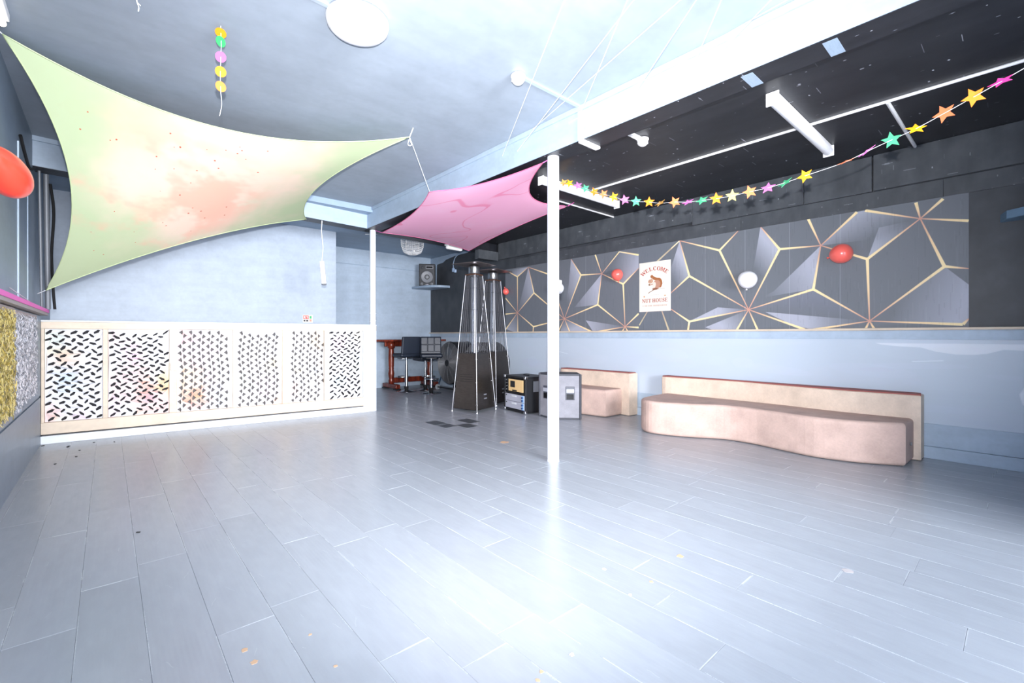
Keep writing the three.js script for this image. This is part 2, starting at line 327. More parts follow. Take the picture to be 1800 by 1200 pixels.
    from([1420.6, 384.3], S.s6); from([1506.6, 372.7], S.s6); from([1520.8, 370], S.s8);
    from([1524.7, 455.3], S.s6, S.s8, S.s7); from([1660.3, 468.2], S.s8, S.s7, [1703, 472]);
    from([1610, 355.9], S.s8); from([1658, 349.4], S.s8); from([1703, 388], S.s8);
    from([1692.6, 570], S.s7, [1703, 560]); from([1519, 583], S.s7); from([1540, 583], S.s7);
    // strip joins and tears
    c.strokeStyle = 'rgba(190,196,204,0.5)'; c.lineWidth = 1.2; for (const u of [1030, 1240, 1310, 1388, 1477]) { const a = Q(u, 380), b = Q(u, 584); c.beginPath(); c.moveTo(a[0], -5); c.lineTo(b[0], H + 5); c.stroke(); }
    const a = Q(1123, 500); c.fillStyle = 'rgba(96,106,116,0.35)'; c.fillRect(a[0], 0, Q(1180, 500)[0] - a[0], H);
    seed = 91; for (let i = 0; i < 1400; i++) { c.fillStyle = rnd() < 0.5 ? 'rgba(255,255,255,0.03)' : 'rgba(0,0,0,0.05)'; c.fillRect(rr(0, W), rr(0, H), rr(1, 3), rr(4, 60)); }
  });
  const g = span(XR - 0.004, XR, y0, y1, z0, z1); const p = g.attributes.position, uv = g.attributes.uv;
  for (let i = 0; i < p.count; i++) uv.setXY(i, (p.getZ(i) - z0) / (z1 - z0), (p.getY(i) - y0) / (y1 - y0));
  part('wallpaper_mural', g, std({ color: 0xffffff, roughness: 0.5, map }), wr, 'grey geometric wallpaper with gold lines');
}
// boxed-in boards along the top of the right wall
{
  const b = M.blackBoard = std({ color: 0xffffff, roughness: 0.48, map: dataTex(512, 256, (x, y) => { const k = chipMask[Math.floor(y * 256) * 512 + Math.floor(x * 512)] * 0.7; const q = 72 + (n8(x, y) - 0.5) * 34 + (nStroke(x * 4, y) - 0.5) * 18; return [lerp(q, 200, k), lerp(q + 4, 205, k), lerp(q + 9, 215, k)]; }), bumpMap: paintBump, bumpScale: 0.001 });
  const zs = [[-6.86, -5.3, 0.06], [-5.298, -4.2, 0.056], [-4.198, -2.9, 0.06], [-2.898, -1.62, 0.055], [-1.618, -1.02, 0.048], [-1.005, 0.6, 0.062], [0.602, ZN, 0.06]];
  for (const [a, e, d] of zs) part('boxing_board', metreUV(span(XR - d, XR, 2.6 + (a < -4 ? 0.04 : 0), YCR, a, e, 0.004), 1.3), b, wr);
  for (const [a, e, d] of [[-6.4, -4.3, 0.014], [-4.298, -2.3, 0.011], [-2.298, -0.5, 0.014], [-0.498, ZN, 0.012]]) part('lower_board', metreUV(span(XR - d, XR, 2.437, 2.6, a, e, 0.002), 1.3), b, wr);
}

const ws = struct('wall_added_stub', 'short unseen wall added behind the camera to shade the right floor corner');
part('wall_surface', metreUV(span(3.6, XR, -0.12, 3.3, 1.2, 1.35)), M.blackDeep, ws);  // added out of view to keep the fill light off the right floor corner
const wn = struct('wall_near', 'wall behind the camera with two windows added for fill light');
{
  const xs = [XL - 0.2]; for (const [x, , w] of FILL_WIN) xs.push(x - w / 2, x + w / 2); xs.push(XR + 0.2);
  const y0 = FILL_WIN[0][1] - FILL_WIN[0][3] / 2, y1 = FILL_WIN[0][1] + FILL_WIN[0][3] / 2;
  part('wall_surface', metreUV(span(xs[0], xs[5], -0.12, y0, ZN, ZN + 0.2)), M.blue, wn);
  part('wall_surface', metreUV(span(xs[0], xs[5], y1, 3.3, ZN, ZN + 0.2)), M.blue, wn);
  for (const k of [0, 2, 4]) part('wall_surface', metreUV(span(xs[k], xs[k + 1], y0, y1, ZN, ZN + 0.2)), M.blue, wn);
  FILL_WIN.forEach(([x, y, w, h], i) => {  // unseen openings added only to go with the fill lights
    const o = struct('window_' + (i + 1), i ? 'added opening for fill light near the black bay behind the camera' : 'added opening for fill light near the left wall behind the camera');
    part('added_window_frame', [span(x - w / 2, x + w / 2, y - h / 2, y - h / 2 + 0.05, ZN, ZN + 0.1), span(x - w / 2, x + w / 2, y + h / 2 - 0.05, y + h / 2, ZN, ZN + 0.1), span(x - w / 2, x - w / 2 + 0.05, y - h / 2, y + h / 2, ZN, ZN + 0.1), span(x + w / 2 - 0.05, x + w / 2, y - h / 2, y + h / 2, ZN, ZN + 0.1), span(x - 0.02, x + 0.02, y - h / 2, y + h / 2, ZN, ZN + 0.1)], M.white, o);
    part('pane', span(x - w / 2, x + w / 2, y - h / 2, y + h / 2, ZN + 0.11, ZN + 0.14), std({ color: 0x202428, emissive: 0xf2f6ff, emissiveIntensity: 1.0, roughness: 0.9 }), o);  // glowing sheet added behind the fill light
  });
}

const ceiling = struct('ceiling', 'blue painted main ceiling'), bay = struct('ceiling_bay', 'black painted ceiling of the right bay'), rear = struct('ceiling_rear', 'blue ceiling behind the cross beam'), trim1 = struct('trim_1', 'long ceiling beam, blue face and black underside'), trim2 = struct('trim_2', 'cross beam above the net partition');
part('main_ceiling', metreUV(span(XL - 0.2, BX1, YC, YC + 0.2, -6.75, ZN + 0.2), 1.7), M.ceil, ceiling);
part('black_ceiling', metreUV(span(BX1, XR + 0.2, YCR, YCR + 0.3, -7.0, ZN + 0.2), 1.9), M.black, bay, 'black painted ceiling with white chips');
part('rear_ceiling', metreUV(span(XL - 0.2, XR + 0.2, YCB, YCB + 0.3, ZF - 0.2, -6.5), 1.7), PAINT(0x9fb4c9, 0.5), rear);
part('beam', metreUV(span(BX0, BX1, YB + 0.004, YC + 0.1, -6.9, ZN)), PAINT(0xb4c6d6, 0.45), trim1, 'long blue ceiling beam');
part('beam_soffit', metreUV(span(BX0 + 0.003, BX1 + 0.003, YB, YB + 0.004, -6.9, ZN), 1.3), M.black, trim1, 'black underside of the long beam');
part('beam_side', metreUV(span(BX1, BX1 + 0.004, YB, YC, -6.9, ZN), 1.3), M.black, trim1);
part('beam_cornice', metreUV(span(BX0 - 0.02, BX0, YC - 0.045, YC, -6.6, ZN, 0.004)), PAINT(0xb4c6d6, 0.45), trim1);
// pale brushed patches where conduit was taken off the underside
for (const z of [-1.16, -0.72]) part('paint_patch', span(BX0 + 0.03, BX1, YB - 0.0015, YB, z - 0.035, z + 0.035), M.blue, trim1);
// cross beam, a little askew
function skew(x0, x1, y0, y1, d0, d1, zA = -6.35, xA = -0.55, slope = -0.0965) {   // box between two depths behind the beam's face line
  const Z = x => zA + slope * (x - xA); return prism([[x0, Z(x0) - d0], [x1, Z(x1) - d0], [x1, Z(x1) - d1], [x0, Z(x0) - d1]], y0, y1);
}
part('cross_beam', metreUV(skew(XL, BX0, YB + 0.004, YC + 0.1, 0, 0.22)), M.bluePale, trim2, 'blue cross beam above the partition');
part('cross_beam', metreUV(skew(BX0, XR, YB + 0.004, YC + 0.1, 0, 0.22), 1.3), M.black, trim2, 'black cross beam in the bay');
part('beam_soffit', metreUV(skew(XL, XR, YB, YB + 0.004, 0.003, 0.225), 1.3), M.black, trim2);
part('beam_cornice', metreUV(skew(XL, BX0, YC - 0.045, YC, -0.02, 0)), M.bluePale, trim2);
{ // board end between cross beam and wall boxing
  part('boxing_board', metreUV(span(5.25, XR - 0.06, 2.62, YB, -6.98, -6.86, 0.004), 1.3), M.blackBoard, trim2);
}
for (const [x, a, b] of [[3.145, -5.3, -5.03], [3.549, -5.14, -4.84], [3.145, -5.0, -4.8], [3.347, -4.86, -4.62]]) part('patch_plank', span(x, x + 0.19, 0.0002, 0.001, a, b), patchMat, floor, 'dark unpainted board patch');

// ---------------------------------------------------------------- posts
{
  const post = (x, z, r, y0, y1, label) => {
    const o = thing('support_post', label, 'post', [x, 0, z]);
    part('shaft', new THREE.CylinderGeometry(r, r, y1 - y0, 28).translate(0, (y0 + y1) / 2, 0), M.white, o);
    return o;
  };
  const a = post(3.06, -2.877, 0.054, 0, YB, 'white round steel post standing alone in the middle of the floor');
  part('collar', new THREE.CylinderGeometry(0.056, 0.056, 0.012, 28).translate(0, 0.006, 0), M.white, a);
  part('cable_clip', [rbox(0.05, 0.09, 0.035, 0.008, 0.055, 1.62, 0.02)], M.whitePlastic, a);
  part('cloth_knot', [rbox(0.05, 0.07, 0.05, 0.02, -0.055, 0.61, 0.045), rbox(0.03, 0.09, 0.03, 0.012, -0.07, 0.55, 0.05)], M.string, a);
  const b = post(3.085, -6.74, 0.047, 0, YB, 'pale blue round post rising behind the end of the net partition');
  pieces('cable_tie', [new THREE.TorusGeometry(0.05, 0.004, 6, 20).rotateX(Math.PI / 2).translate(0, 1.5, 0), new THREE.TorusGeometry(0.05, 0.004, 6, 20).rotateX(Math.PI / 2).rotateZ(0.15).translate(0, 1.38, 0)], M.string, b);
}

// ---------------------------------------------------------------- net partition
{
  const LX = XL + 0.015, LZ = -6.93, RX = 3.075, RZ = -6.61, ang = Math.atan2(-(RZ - LZ), RX - LX), LEN = Math.hypot(RX - LX, RZ - LZ), TOP = 1.3;
  const o = thing('net_partition', 'low cream framed partition filled with white camouflage netting', 'partition', [LX, 0, LZ], ang);
  const S = u => { const p = onPlan(u, 600, LX, LZ, RX, RZ); return clamp(Math.hypot(p.x - LX, p.z - LZ), 0, LEN); };
  const sp = (a, b, y0, y1, z0, z1, r = 0.004) => metreUV(span(a, b, y0, y1, z0, z1, r));
  part('top_rail', sp(0, LEN, TOP - 0.075, TOP, -0.05, 0.02), M.cream, o);
  part('top_cap', sp(0, LEN, TOP, TOP + 0.018, -0.07, 0.03), M.white, o);
  part('bottom_rail', sp(0, LEN - 0.13, 0.1, 0.225, -0.05, 0.025), M.cream, o);
  part('skirting', sp(0, LEN - 0.15, 0.0, 0.085, -0.04, 0.035), M.white, o);
  const posts = [[66, 78], [181, 190], [297.5, 311], [409, 416.5], [496, 510], [569.5, 578.5], [638, 662]];
  const edges = posts.map(([a, b]) => [S(a), S(b)]); edges[0][0] = 0; edges[6][1] = LEN;
  edges.forEach(([a, b], i) => part(i === 6 ? 'end_post' : 'upright', sp(a, b, i === 6 ? 0 : 0.225, TOP - 0.074, i === 6 ? -0.09 : -0.045, i === 6 ? 0.022 : 0.015), i === 6 ? M.white : M.cream, o));
  part('latch', [rbox(0.05, 0.1, 0.012, 0.004, (edges[2][0] + edges[2][1]) / 2, 0.78, 0.02), rbox(0.03, 0.03, 0.03, 0.008, (edges[2][0] + edges[2][1]) / 2, 0.8, 0.03)], M.chrome, o);
  const netMat = std({ color: 0xffffff, roughness: 0.85, vertexColors: true, side: THREE.DoubleSide });
  const dye = [[1, 0.62, 0.55], [1, 0.72, 0.86], [1, 0.9, 0.5], [0.8, 0.95, 0.75], [0.75, 0.88, 1], [1, 0.78, 0.58]];
  for (let i = 0; i < 6; i++) {
    const a = edges[i][1] - 0.012, b = edges[i + 1][0] + 0.012, y0 = 0.2, y1 = TOP - 0.05, dense = [1, 1, 0, 0, 0.25, 0.7][i];
    part('backing', span(a, b, y0, y1, -0.085, -0.08), i < 2 || i === 5 ? M.netDark : M.greyBack, o);
    seed = 4000 + i * 17;
    const spots = []; for (let k = 0; k < 8; k++) spots.push([rr(a, b), rr(y0, y1), rr(0.04, 0.11), dye[Math.floor(rnd() * dye.length)], rr(0.25, 0.6)]);
    if (i === 2) { spots.push([a + 0.12, 0.55, 0.18, dye[5], 0.8], [a + 0.2, 0.35, 0.13, dye[0], 0.8], [a + 0.22, 0.95, 0.2, dye[1], 0.5]); }
    if (i === 1) { spots.push([b - 0.15, 0.35, 0.2, dye[0], 0.6], [b - 0.35, 0.6, 0.2, dye[0], 0.4], [b - 0.06, 0.6, 0.08, dye[2], 0.8]); }
    if (i === 4) spots.push([b - 0.08, 1.12, 0.12, dye[5], 0.8]);
    const colAt = (x, y) => { let c = [0.75, 0.75, 0.78]; for (const [sx, sy, sr, sc, sa] of spots) { const q = Math.hypot(x - sx, (y - sy) * 0.8) / sr + rr(-0.25, 0.25); if (q < 1) c = c.map((v, k) => lerp(v, v * sc[k], sa)); } return c; };
    // one sheet of net cloth, cut through with slits (dense) or pulled open into wedges
    const sh = new THREE.Shape([new THREE.Vector2(a, y0), new THREE.Vector2(b, y0), new THREE.Vector2(b, y1), new THREE.Vector2(a, y1)]);
    const dy = 0.043, dx = dense > 0.5 ? 0.098 : 0.096, rows = Math.floor((y1 - y0) / dy), cols = Math.floor((b - a) / dx) + 1;
    const warp = (x, y) => [clamp(x + 0.012 * Math.sin(y * 9 + i), a + 0.004, b - 0.004), clamp(y - (i === 1 || i === 3 ? 0.05 : 0.012) * Math.sin((x - a) / (b - a) * Math.PI) * sstep(0.5, 1.25, y) + (i === 5 ? 0.06 * (x - a) / (b - a) * Math.sin((y - y0) * 3) : 0), y0 + 0.004, y1 - 0.004)];
    for (let q = 1; q < rows; q++) for (let p = 0; p <= cols; p++) {
      const odd = q & 1, cx = a + (p + (odd ? 0.5 : 0)) * dx + (dense > 0.5 ? rr(-0.006, 0.006) : rr(-0.002, 0.002)), cy = y0 + (q + 0.2) * dy + rr(-0.004, 0.004); if (cx < a + 0.035 || cx > b - 0.035 || cy > y1 - 0.04 || rnd() < 0.015) continue;
      let pts;
      if (dense > 0.5) { const th = (odd ? 1 : -1) * rr(0.35, 0.9), L = rr(0.028, 0.038), w = rr(0.011, 0.0165); pts = [[-L, -w * 0.4], [L * 0.2, -w], [L, -w * 0.1], [L * 0.6, w * 0.9], [-L * 0.7, w * 0.8]].map(([x, y]) => [cx + x * Math.cos(th) - y * Math.sin(th), cy + x * Math.sin(th) + y * Math.cos(th)]); }
      else { const f = odd ? 1 : -1, L = rr(0.019, 0.0215), w = rr(0.026, 0.032); pts = [[-L * f, w * rr(-0.1, 0.3)], [L * 0.65 * f, -w], [L * f, -w * 0.2], [L * 0.6 * f, w]].map(([x, y]) => [cx + x, cy + y]); if (f < 0) pts.reverse(); }
      sh.holes.push(new THREE.Path(pts.map(([x, y]) => new THREE.Vector2(...warp(x, y)))));
    }
    const g0 = new THREE.ShapeGeometry(sh), gp = g0.attributes.position, C = []; for (let k = 0; k < gp.count; k++) { gp.setZ(k, -0.028 + rr(-0.012, 0.012)); C.push(...colAt(gp.getX(k), gp.getY(k))); }
    g0.setAttribute('color', new THREE.Float32BufferAttribute(C, 3)); g0.deleteAttribute('uv'); const g = g0.toNonIndexed(); g.computeVertexNormals();
    const nm = part('camouflage_net', g, netMat, o, 'white cut netting stained with neon colours');
  }
}

// ---------------------------------------------------------------- sails
function relaxSail(corners, ks, N = 26, R = 22, sag = 0) {
  const n = corners.length, G = V(0, 0, 0); corners.forEach(c => G.addScaledVector(c, 1 / n));
  const per = N, T = n * per, rim = [];
  for (let i = 0; i < n; i++) { const a = corners[i], b = corners[(i + 1) % n], m = a.clone().add(b).multiplyScalar(0.5), c = m.clone().lerp(G, ks[i] * 2); for (let k = 0; k < per; k++) { const t = k / per; rim.push(a.clone().multiplyScalar((1 - t) * (1 - t)).addScaledVector(c, 2 * t * (1 - t)).addScaledVector(b, t * t)); } }
  // smooth skin: the harmonic surface that the rim spans
  const K = 40, co = []; for (let m = 0; m <= K; m++) { const A = V(0, 0, 0), B = V(0, 0, 0); for (let k = 0; k < T; k++) { const th = 2 * Math.PI * k * m / T, f = (m ? 2 : 1) / T; A.addScaledVector(rim[k], f * Math.cos(th)); B.addScaledVector(rim[k], f * Math.sin(th)); } co.push([A, B]); }
  const grid = []; for (let r = 0; r <= R; r++) { const row = [], q = r / R; for (let k = 0; k < T; k++) { if (r === R) { row.push(rim[k].clone()); continue; } const p = V(0, 0, 0); for (let m = 0; m <= K; m++) { const w = Math.pow(q, m), th = 2 * Math.PI * k * m / T; p.addScaledVector(co[m][0], w * Math.cos(th)).addScaledVector(co[m][1], w * Math.sin(th)); } p.y -= sag * (1 - q * q); row.push(p); } grid.push(row); }
  const P = [], UV = [], I = []; const bb = new THREE.Box3().setFromPoints(corners), sz = bb.getSize(V(0, 0, 0));
  for (let r = 0; r <= R; r++) for (let k = 0; k <= T; k++) { const p = grid[r][k % T]; P.push(p.x, p.y, p.z); UV.push((p.x - bb.min.x) / sz.x, (p.z - bb.min.z) / sz.z); }
  for (let r = 0; r < R; r++) for (let k = 0; k < T; k++) { const a = r * (T + 1) + k, b = a + 1, c = a + T + 1, d = c + 1; I.push(a, c, b, b, c, d); }
  const g = new THREE.BufferGeometry(); g.setAttribute('position', new THREE.Float32BufferAttribute(P, 3)); g.setAttribute('uv', new THREE.Float32BufferAttribute(UV, 2)); g.setIndex(I); g.computeVertexNormals();
  const pts = rim.map(p => p.clone()); const hem = new THREE.TubeGeometry(new THREE.CatmullRomCurve3(pts, true, 'catmullrom', 0.2), T, 0.0045, 5, true);
  return { g, hem };
}
{
  const A = V(-0.5, 3.05, -4.27), B = V(2.1, 3.0, -3.8), D = V(2.02, 2.735, -6.5), C = V(-0.475, 1.61, -6.6);
  const { g, hem } = relaxSail([A, B, D, C], [0.33, 0.25, 0.2, 0.2]);
  const blot = fbm(4, 61, 5), blot2 = fbm(5, 71, 5), st = fbm(3, 81, 4);
  seed = 321; const dots = []; for (let i = 0; i < 40; i++) dots.push([rr(0.12, 0.62), rr(0.1, 0.85), rr(0.0012, 0.003)]);
  const map = dataTex(1024, 1024, (x, y) => {
    const d = Math.hypot((x - 0.5) / 0.46, (y - 0.48) / 0.62) + (blot(x, y) - 0.5) * 0.9 + (st(x * 3, y) - 0.5) * 0.3;
    const k = 1 - sstep(0.25, 0.95, d); let c = [192, 207, 166]; const cr = [240, 216, 196]; c = c.map((v, i) => lerp(v, cr[i], k));
    const e = sstep(0.54, 0.7, blot2(x, y + x * 0.3) + (st(x, y * 4) - 0.5) * 0.25) * (1 - sstep(0.35, 0.8, Math.hypot((x - 0.36) / 0.5, (y - 0.4) / 0.5))); c = c.map((v, i) => lerp(v, [246, 176, 152][i], e * 0.62));
    for (const q of dots) { const w = Math.hypot(x - q[0], y - q[1]); if (w < q[2]) c = [196, 88, 60]; }
    return c;
  });
  const o = thing('green_sail', 'pale green stretch fabric sail dyed peach, hung under the ceiling at left', 'fabric sail');
  const fm = std({ color: 0xffffff, roughness: 0.85, map, side: THREE.DoubleSide });
  part('sail_fabric', g, fm, o); part('hem', hem, mat(0xc3d2a2, 0.85), o);
  pieces('tie_cord', [tube([B, V(2.105, 2.98, -3.81), V(2.12, 2.93, -3.8), V(2.085, 2.92, -3.8), V(2.09, 2.97, -3.8)], 0.003, 16), rod(B, V(2.12, YC, -3.77), 0.004)], M.string, o);
  pieces('tie_cord', [rod(A, V(-0.535, 3.07, -4.22), 0.004), rod(C, V(-0.535, 1.58, -6.68), 0.004), rod(D, V(2.03, YB, -6.62), 0.004)], M.string, o);
}
{
  const P = [V(3.12, 2.72, -6.5), V(2.69, 2.765, -4.42), V(3.0, 2.745, -2.95), V(4.64, 2.9, -4.09), V(4.98, 2.715, -6.8)];
  const { g, hem } = relaxSail(P, [0.12, 0.12, 0.27, 0.09, 0.1], 20, 22, 0.05);
  const blot = fbm(3, 161, 4), lines = fbm(3, 171, 3);
  const map = dataTex(512, 512, (x, y) => { let k = sstep(0.3, 0.75, blot(x, y)); let c = [255, lerp(186, 208, k), lerp(218, 233, k)]; const e = Math.abs(lines(x, y) - 0.5); const w = sstep(0.012, 0.004, e) * 0.35; return c.map((v, i) => lerp(v, [236, 84, 128][i], w)); });
  const o = thing('pink_sail', 'pink stretch fabric sail tied between the posts under the black bay', 'fabric sail');
  part('sail_fabric', g, std({ color: 0xffffff, roughness: 0.8, map, side: THREE.DoubleSide }), o); part('hem', hem, mat(0xf07aa8, 0.85), o);
  part('tie_cord', rod(P[1], V(2.1, 2.998, -3.8), 0.0028), M.string, o);
  pieces('tie_cord', [rod(P[3], V(4.72, YCR, -4.05), 0.004), rod(P[2], V(3.04, 2.775, -2.9), 0.004), rod(P[4], V(4.98, YB, -6.9), 0.004), rod(P[0], V(3.1, 2.78, -6.68), 0.004)], M.pink, o);
}

// ---------------------------------------------------------------- strings from the ceiling to the beam
{
  const L = [[992, 883, 274], [1103, 1017, 207], [1114, 909, 266], [1196, 932, 230], [1224, 1105, 181], [1268, 1209, 139], [1383, 1000, 216], [1355, 1214, 146], [1461, 1206, 156], [1433, 1336, 105], [1590, 1562, 18]];
  L.forEach(([u0, u1, v1], i) => {
    const b = onX(u1, v1, BX0 - 0.003); b.y = Math.min(b.y, YC - 0.01); const sl = (u0 - u1) / v1, a = onY(u0 + sl * 12, -12, YC - 0.002);
    const o = single('ceiling_string', rod(a, b, 0.0026, 0.0026, 6), M.string, ['white string across the ceiling to the beam, leftmost of its fan', 'thin white string ending on the beam just right of the smoke detector', 'long white string crossing the leftmost ones to the beam', 'white string slanting low across to the beam above the post', 'steep white string ending on the beam above the second smoke detector', 'steep short white string high on the beam', 'longest flat white string running far along the beam', 'white string ending on the beam beside the steep short one', 'flat white string at the right of the fan, above the black edge', 'short white string high at right of the ceiling fan of strings', 'tiny end of white string near the top edge of the beam'][i], 'string', 'strings between ceiling and beam');
  });
}

// ---------------------------------------------------------------- garland of stars
{
  const starShape = (r) => { const s = new THREE.Shape(); for (let k = 0; k < 10; k++) { const a = Math.PI / 2 + k * Math.PI / 5, q = k & 1 ? r * 0.46 : r; k ? s.lineTo(Math.cos(a) * q, Math.sin(a) * q) : s.moveTo(q * Math.cos(a), q * Math.sin(a)); } return new THREE.ExtrudeGeometry(s, { depth: 0.0015, bevelEnabled: false }).translate(0, 0, -0.00075); };
  const geo = starShape(0.05);
  const cols = { orange: 0xee7d08, yellow: 0xeea206, pink: 0xe36fc0, green: 0x4dbd82, salmon: 0xe87a48, tan: 0xd09e52, pale: 0xd8cf70, magenta: 0xe2388f };
  const mats = {}; for (const k in cols) mats[k] = mat(cols[k], 0.7, 0, { side: THREE.DoubleSide });
  const A = [3.83, -3.49], B = [3.44, -0.96], on = (u, v) => onPlan(u, v, ...A, ...B);
  const list = [[991, 321, 'tan', .5], [1001, 322, 'yellow', .3], [1016, 326, 'pink', .5], [1029, 331, 'green', .4], [1045, 337, 'orange', .2], [1061, 341, 'salmon', .4], [1079, 346, 'yellow', .3], [1098, 351, 'pink', .2], [1118, 354, 'green', 0], [1141, 355, 'orange', .2], [1160, 357, 'tan', 1.2], [1186, 355, 'salmon', 0], [1209, 355, 'pink', 1.25], [1234, 352, 'green', .95], [1259, 349, 'orange', .1], [1287, 344, 'pale', .1], [1318, 337, 'salmon', .1], [1350, 330, 'pink', .7], [1380, 321, 'green', 1.2], [1415, 309, 'yellow', .6], [1487, 284, 'salmon', 1.5], [1524, 266, 'pink', 1.4], [1567, 246, 'green', .3], [1610, 226, 'yellow', .95], [1660, 199, 'salmon', .3], [1712, 170, 'orange', .1], [1760, 143, 'magenta', 1.1]];
  const o = thing('star_garland', 'string of neon paper stars swagged across the black bay', 'garland');
  const pts = [[985, 319], ...list, [1800, 120], [1900, 62]].map(p => on(p[0], p[1]));
  part('garland_string', tube(pts, 0.0016, 160, 5), M.string, o);
  seed = 99;
  for (const [u, v, c, tip] of list) { const m = part('paper_star', geo, mats[c], o); m.position.copy(on(u, v)); m.lookAt(0, EYE + rr(-0.3, 0.3), 0); m.rotateZ(rr(-0.35, 0.35) + 0.2); m.rotateX((rnd() < 0.5 ? 1 : -1) * tip); m.rotateY(rr(-0.3, 0.3)); }
}
// ---------------------------------------------------------------- hanging discs
{
  const q = onY(388, 46, YC), o = thing('disc_mobile', 'string of small neon paper discs hanging from the blue ceiling', 'mobile', [q.x, q.y, q.z]);
  const T = q.x * SN - q.z * CS, geo = new THREE.CylinderGeometry(0.031, 0.031, 0.0016, 28).rotateX(Math.PI / 2), Y = v => (590 - v) / FPX * T + EYE - YC;
  part('cord', tube([V(0, 0, 0), V(0.002, Y(80), 0), V(-0.002, Y(130), 0), V(0, Y(160), 0), V(0.004, Y(185), 0.002), V(-0.006, Y(204), 0)], 0.0016, 30, 5), M.string, o);
  for (const [v, c, ry, rx] of [[58, 0xe08a08, 0.3, 1.0], [73, 0x2aa852, 1.2, 0.2], [100, 0xd860b4, 0.2, 0.3], [126, 0xd98c1e, 0.3, 0.4], [152, 0xc87a34, 1.0, 0.2]]) { const m = part('paper_disc', geo, mat(c, 0.7), o); m.position.set(0, Y(v), 0); m.rotation.set(0, -YAW + ry, 0); m.rotateX(rx); }
}
// stub of white string at the ceiling, far left
single('ceiling_string', [tube([onY(238, -8, YC), onY(241, 4, YC - 0.03), onY(244, 14, YC - 0.07), onY(243, 20, YC - 0.09)], 0.003, 10, 5), tube([onY(241, 4, YC - 0.03), onY(247, 10, YC - 0.05)], 0.0025, 6, 5)], M.string, 'frayed stub of white string on the ceiling left of the paper discs', 'string');

// ---------------------------------------------------------------- lamps and fittings on the ceilings
{
  const q = onY(629, 40, YC - 0.02), o = thing('ceiling_lamp', 'round white ceiling lamp on the blue ceiling, switched off', 'lamp', [q.x, YC, q.z]);
  part('rim', lathe([[0.001, -0.001], [0.182, -0.001], [0.184, -0.02], [0.176, -0.05], [0.155, -0.07], [0.148, -0.07]], 48), M.whitePlastic, o);
  part('diffuser', lathe([[0.15, -0.068], [0.147, -0.074], [0.12, -0.08], [0.06, -0.083], [0.001, -0.084]], 48), mat(0xe3e3ea, 0.3), o);
  single('cable_trunking', metreUV(prism([[q.x - 0.17, q.z - 0.01], [q.x - 0.17, q.z + 0.02], [q.x - 1.2, q.z + 0.05], [q.x - 1.2, q.z + 0.02]], YC - 0.014, YC)), M.ceil, 'blue painted trunking running to the round ceiling lamp', 'trunking');
}
function detector(x, y, z, label) {
  const o = thing('smoke_detector', label, 'smoke detector', [x, y, z]);
  part('base', lathe([[0.001, 0], [0.052, 0], [0.054, -0.012], [0.05, -0.02], [0.001, -0.02]], 32), M.whitePlastic, o);
  part('sensor_head', lathe([[0.046, -0.02], [0.047, -0.035], [0.044, -0.05], [0.03, -0.064], [0.02, -0.07], [0.001, -0.071]], 32), M.whitePlastic, o);
  for (let k = 0; k < 8; k++) part('slot_rib', rbox(0.004, 0.022, 0.006, 0.001, 0.045 * Math.cos(k * 0.785), -0.04, 0.045 * Math.sin(k * 0.785)), mat(0xc9cdd2, 0.5), o);
  return o;
}
detector(2.27, YC, -2.49, 'white smoke detector on the blue ceiling');
detector(3.66, YCR, -2.32, 'white smoke detector on the black ceiling beside the beam');
single('cable_trunking', [span(2.3, BX0, YC - 0.012, YC, -2.5, -2.47), span(BX0 - 0.012, BX0, YB, YC, -2.5, -2.47)], M.bluePale, 'pale trunking from the first smoke detector to the beam', 'trunking');
single('cable_trunking', [span(BX0 - 0.014, BX1 + 0.01, YB - 0.022, YB, -2.49, -2.44, 0.003)], M.whitePlastic, 'white trunking wrapped under the long beam above the post', 'trunking');
single('cable_trunking', [span(BX1 + 0.004, 3.62, YCR - 0.026, YCR, -2.345, -2.305, 0.003)], M.whitePlastic, 'white trunking from the beam to the second smoke detector', 'trunking');
single('conduit', rod(V(4.47, YCR - 0.009, -3.54), V(4.47, YCR - 0.009, 1.19), 0.012), M.whitePlastic, 'long white conduit running along the black ceiling', 'conduit');
single('conduit', rod(V(4.45, YCR - 0.009, -4.12), V(XR - 0.07, YCR - 0.009, -4.13), 0.011), M.whitePlastic, 'thin white conduit across the black ceiling behind the post', 'conduit');
single('conduit', rod(V(4.48, YCR - 0.009, -0.7), V(XR - 0.065, YCR - 0.009, -0.69), 0.014), M.whitePlastic, 'short white conduit above the green star', 'conduit');
single('conduit', rod(V(3.19, YCR - 0.06, -2.86), V(3.4, YCR - 0.03, -2.84), 0.008), M.whitePlastic, 'stub of white conduit beside the top of the lone post', 'conduit');
function tubeFitting(z, x0, x1, label) {
  const o = thing('strip_light', label, 'strip light', [(x0 + x1) / 2, YCR, z]); const L = x1 - x0;
  part('housing', rbox(L, 0.045, 0.06, 0.006, 0, -0.023, 0), M.whitePlastic, o);
  const s = new THREE.Shape(); for (let k = 0; k <= 12; k++) { const a = Math.PI + k * Math.PI / 12; s[k ? 'lineTo' : 'moveTo'](0.042 * Math.cos(a), 0.045 * Math.sin(a)); }
  part('diffuser', new THREE.ExtrudeGeometry(s, { depth: L - 0.02, bevelEnabled: false }).rotateY(Math.PI / 2).translate(-L / 2 + 0.01, -0.046, 0), mat(0xeceef2, 0.35), o);
  for (const e of [-1, 1]) part('end_cap', rbox(0.014, 0.1, 0.09, 0.006, e * (L / 2), -0.05, 0), M.whitePlastic, o);
}
tubeFitting(-1.24, 3.68, 5.13, 'white strip light on the black ceiling at right, switched off');
tubeFitting(-3.63, 3.66, 5.1, 'white strip light on the black ceiling behind the lone post');
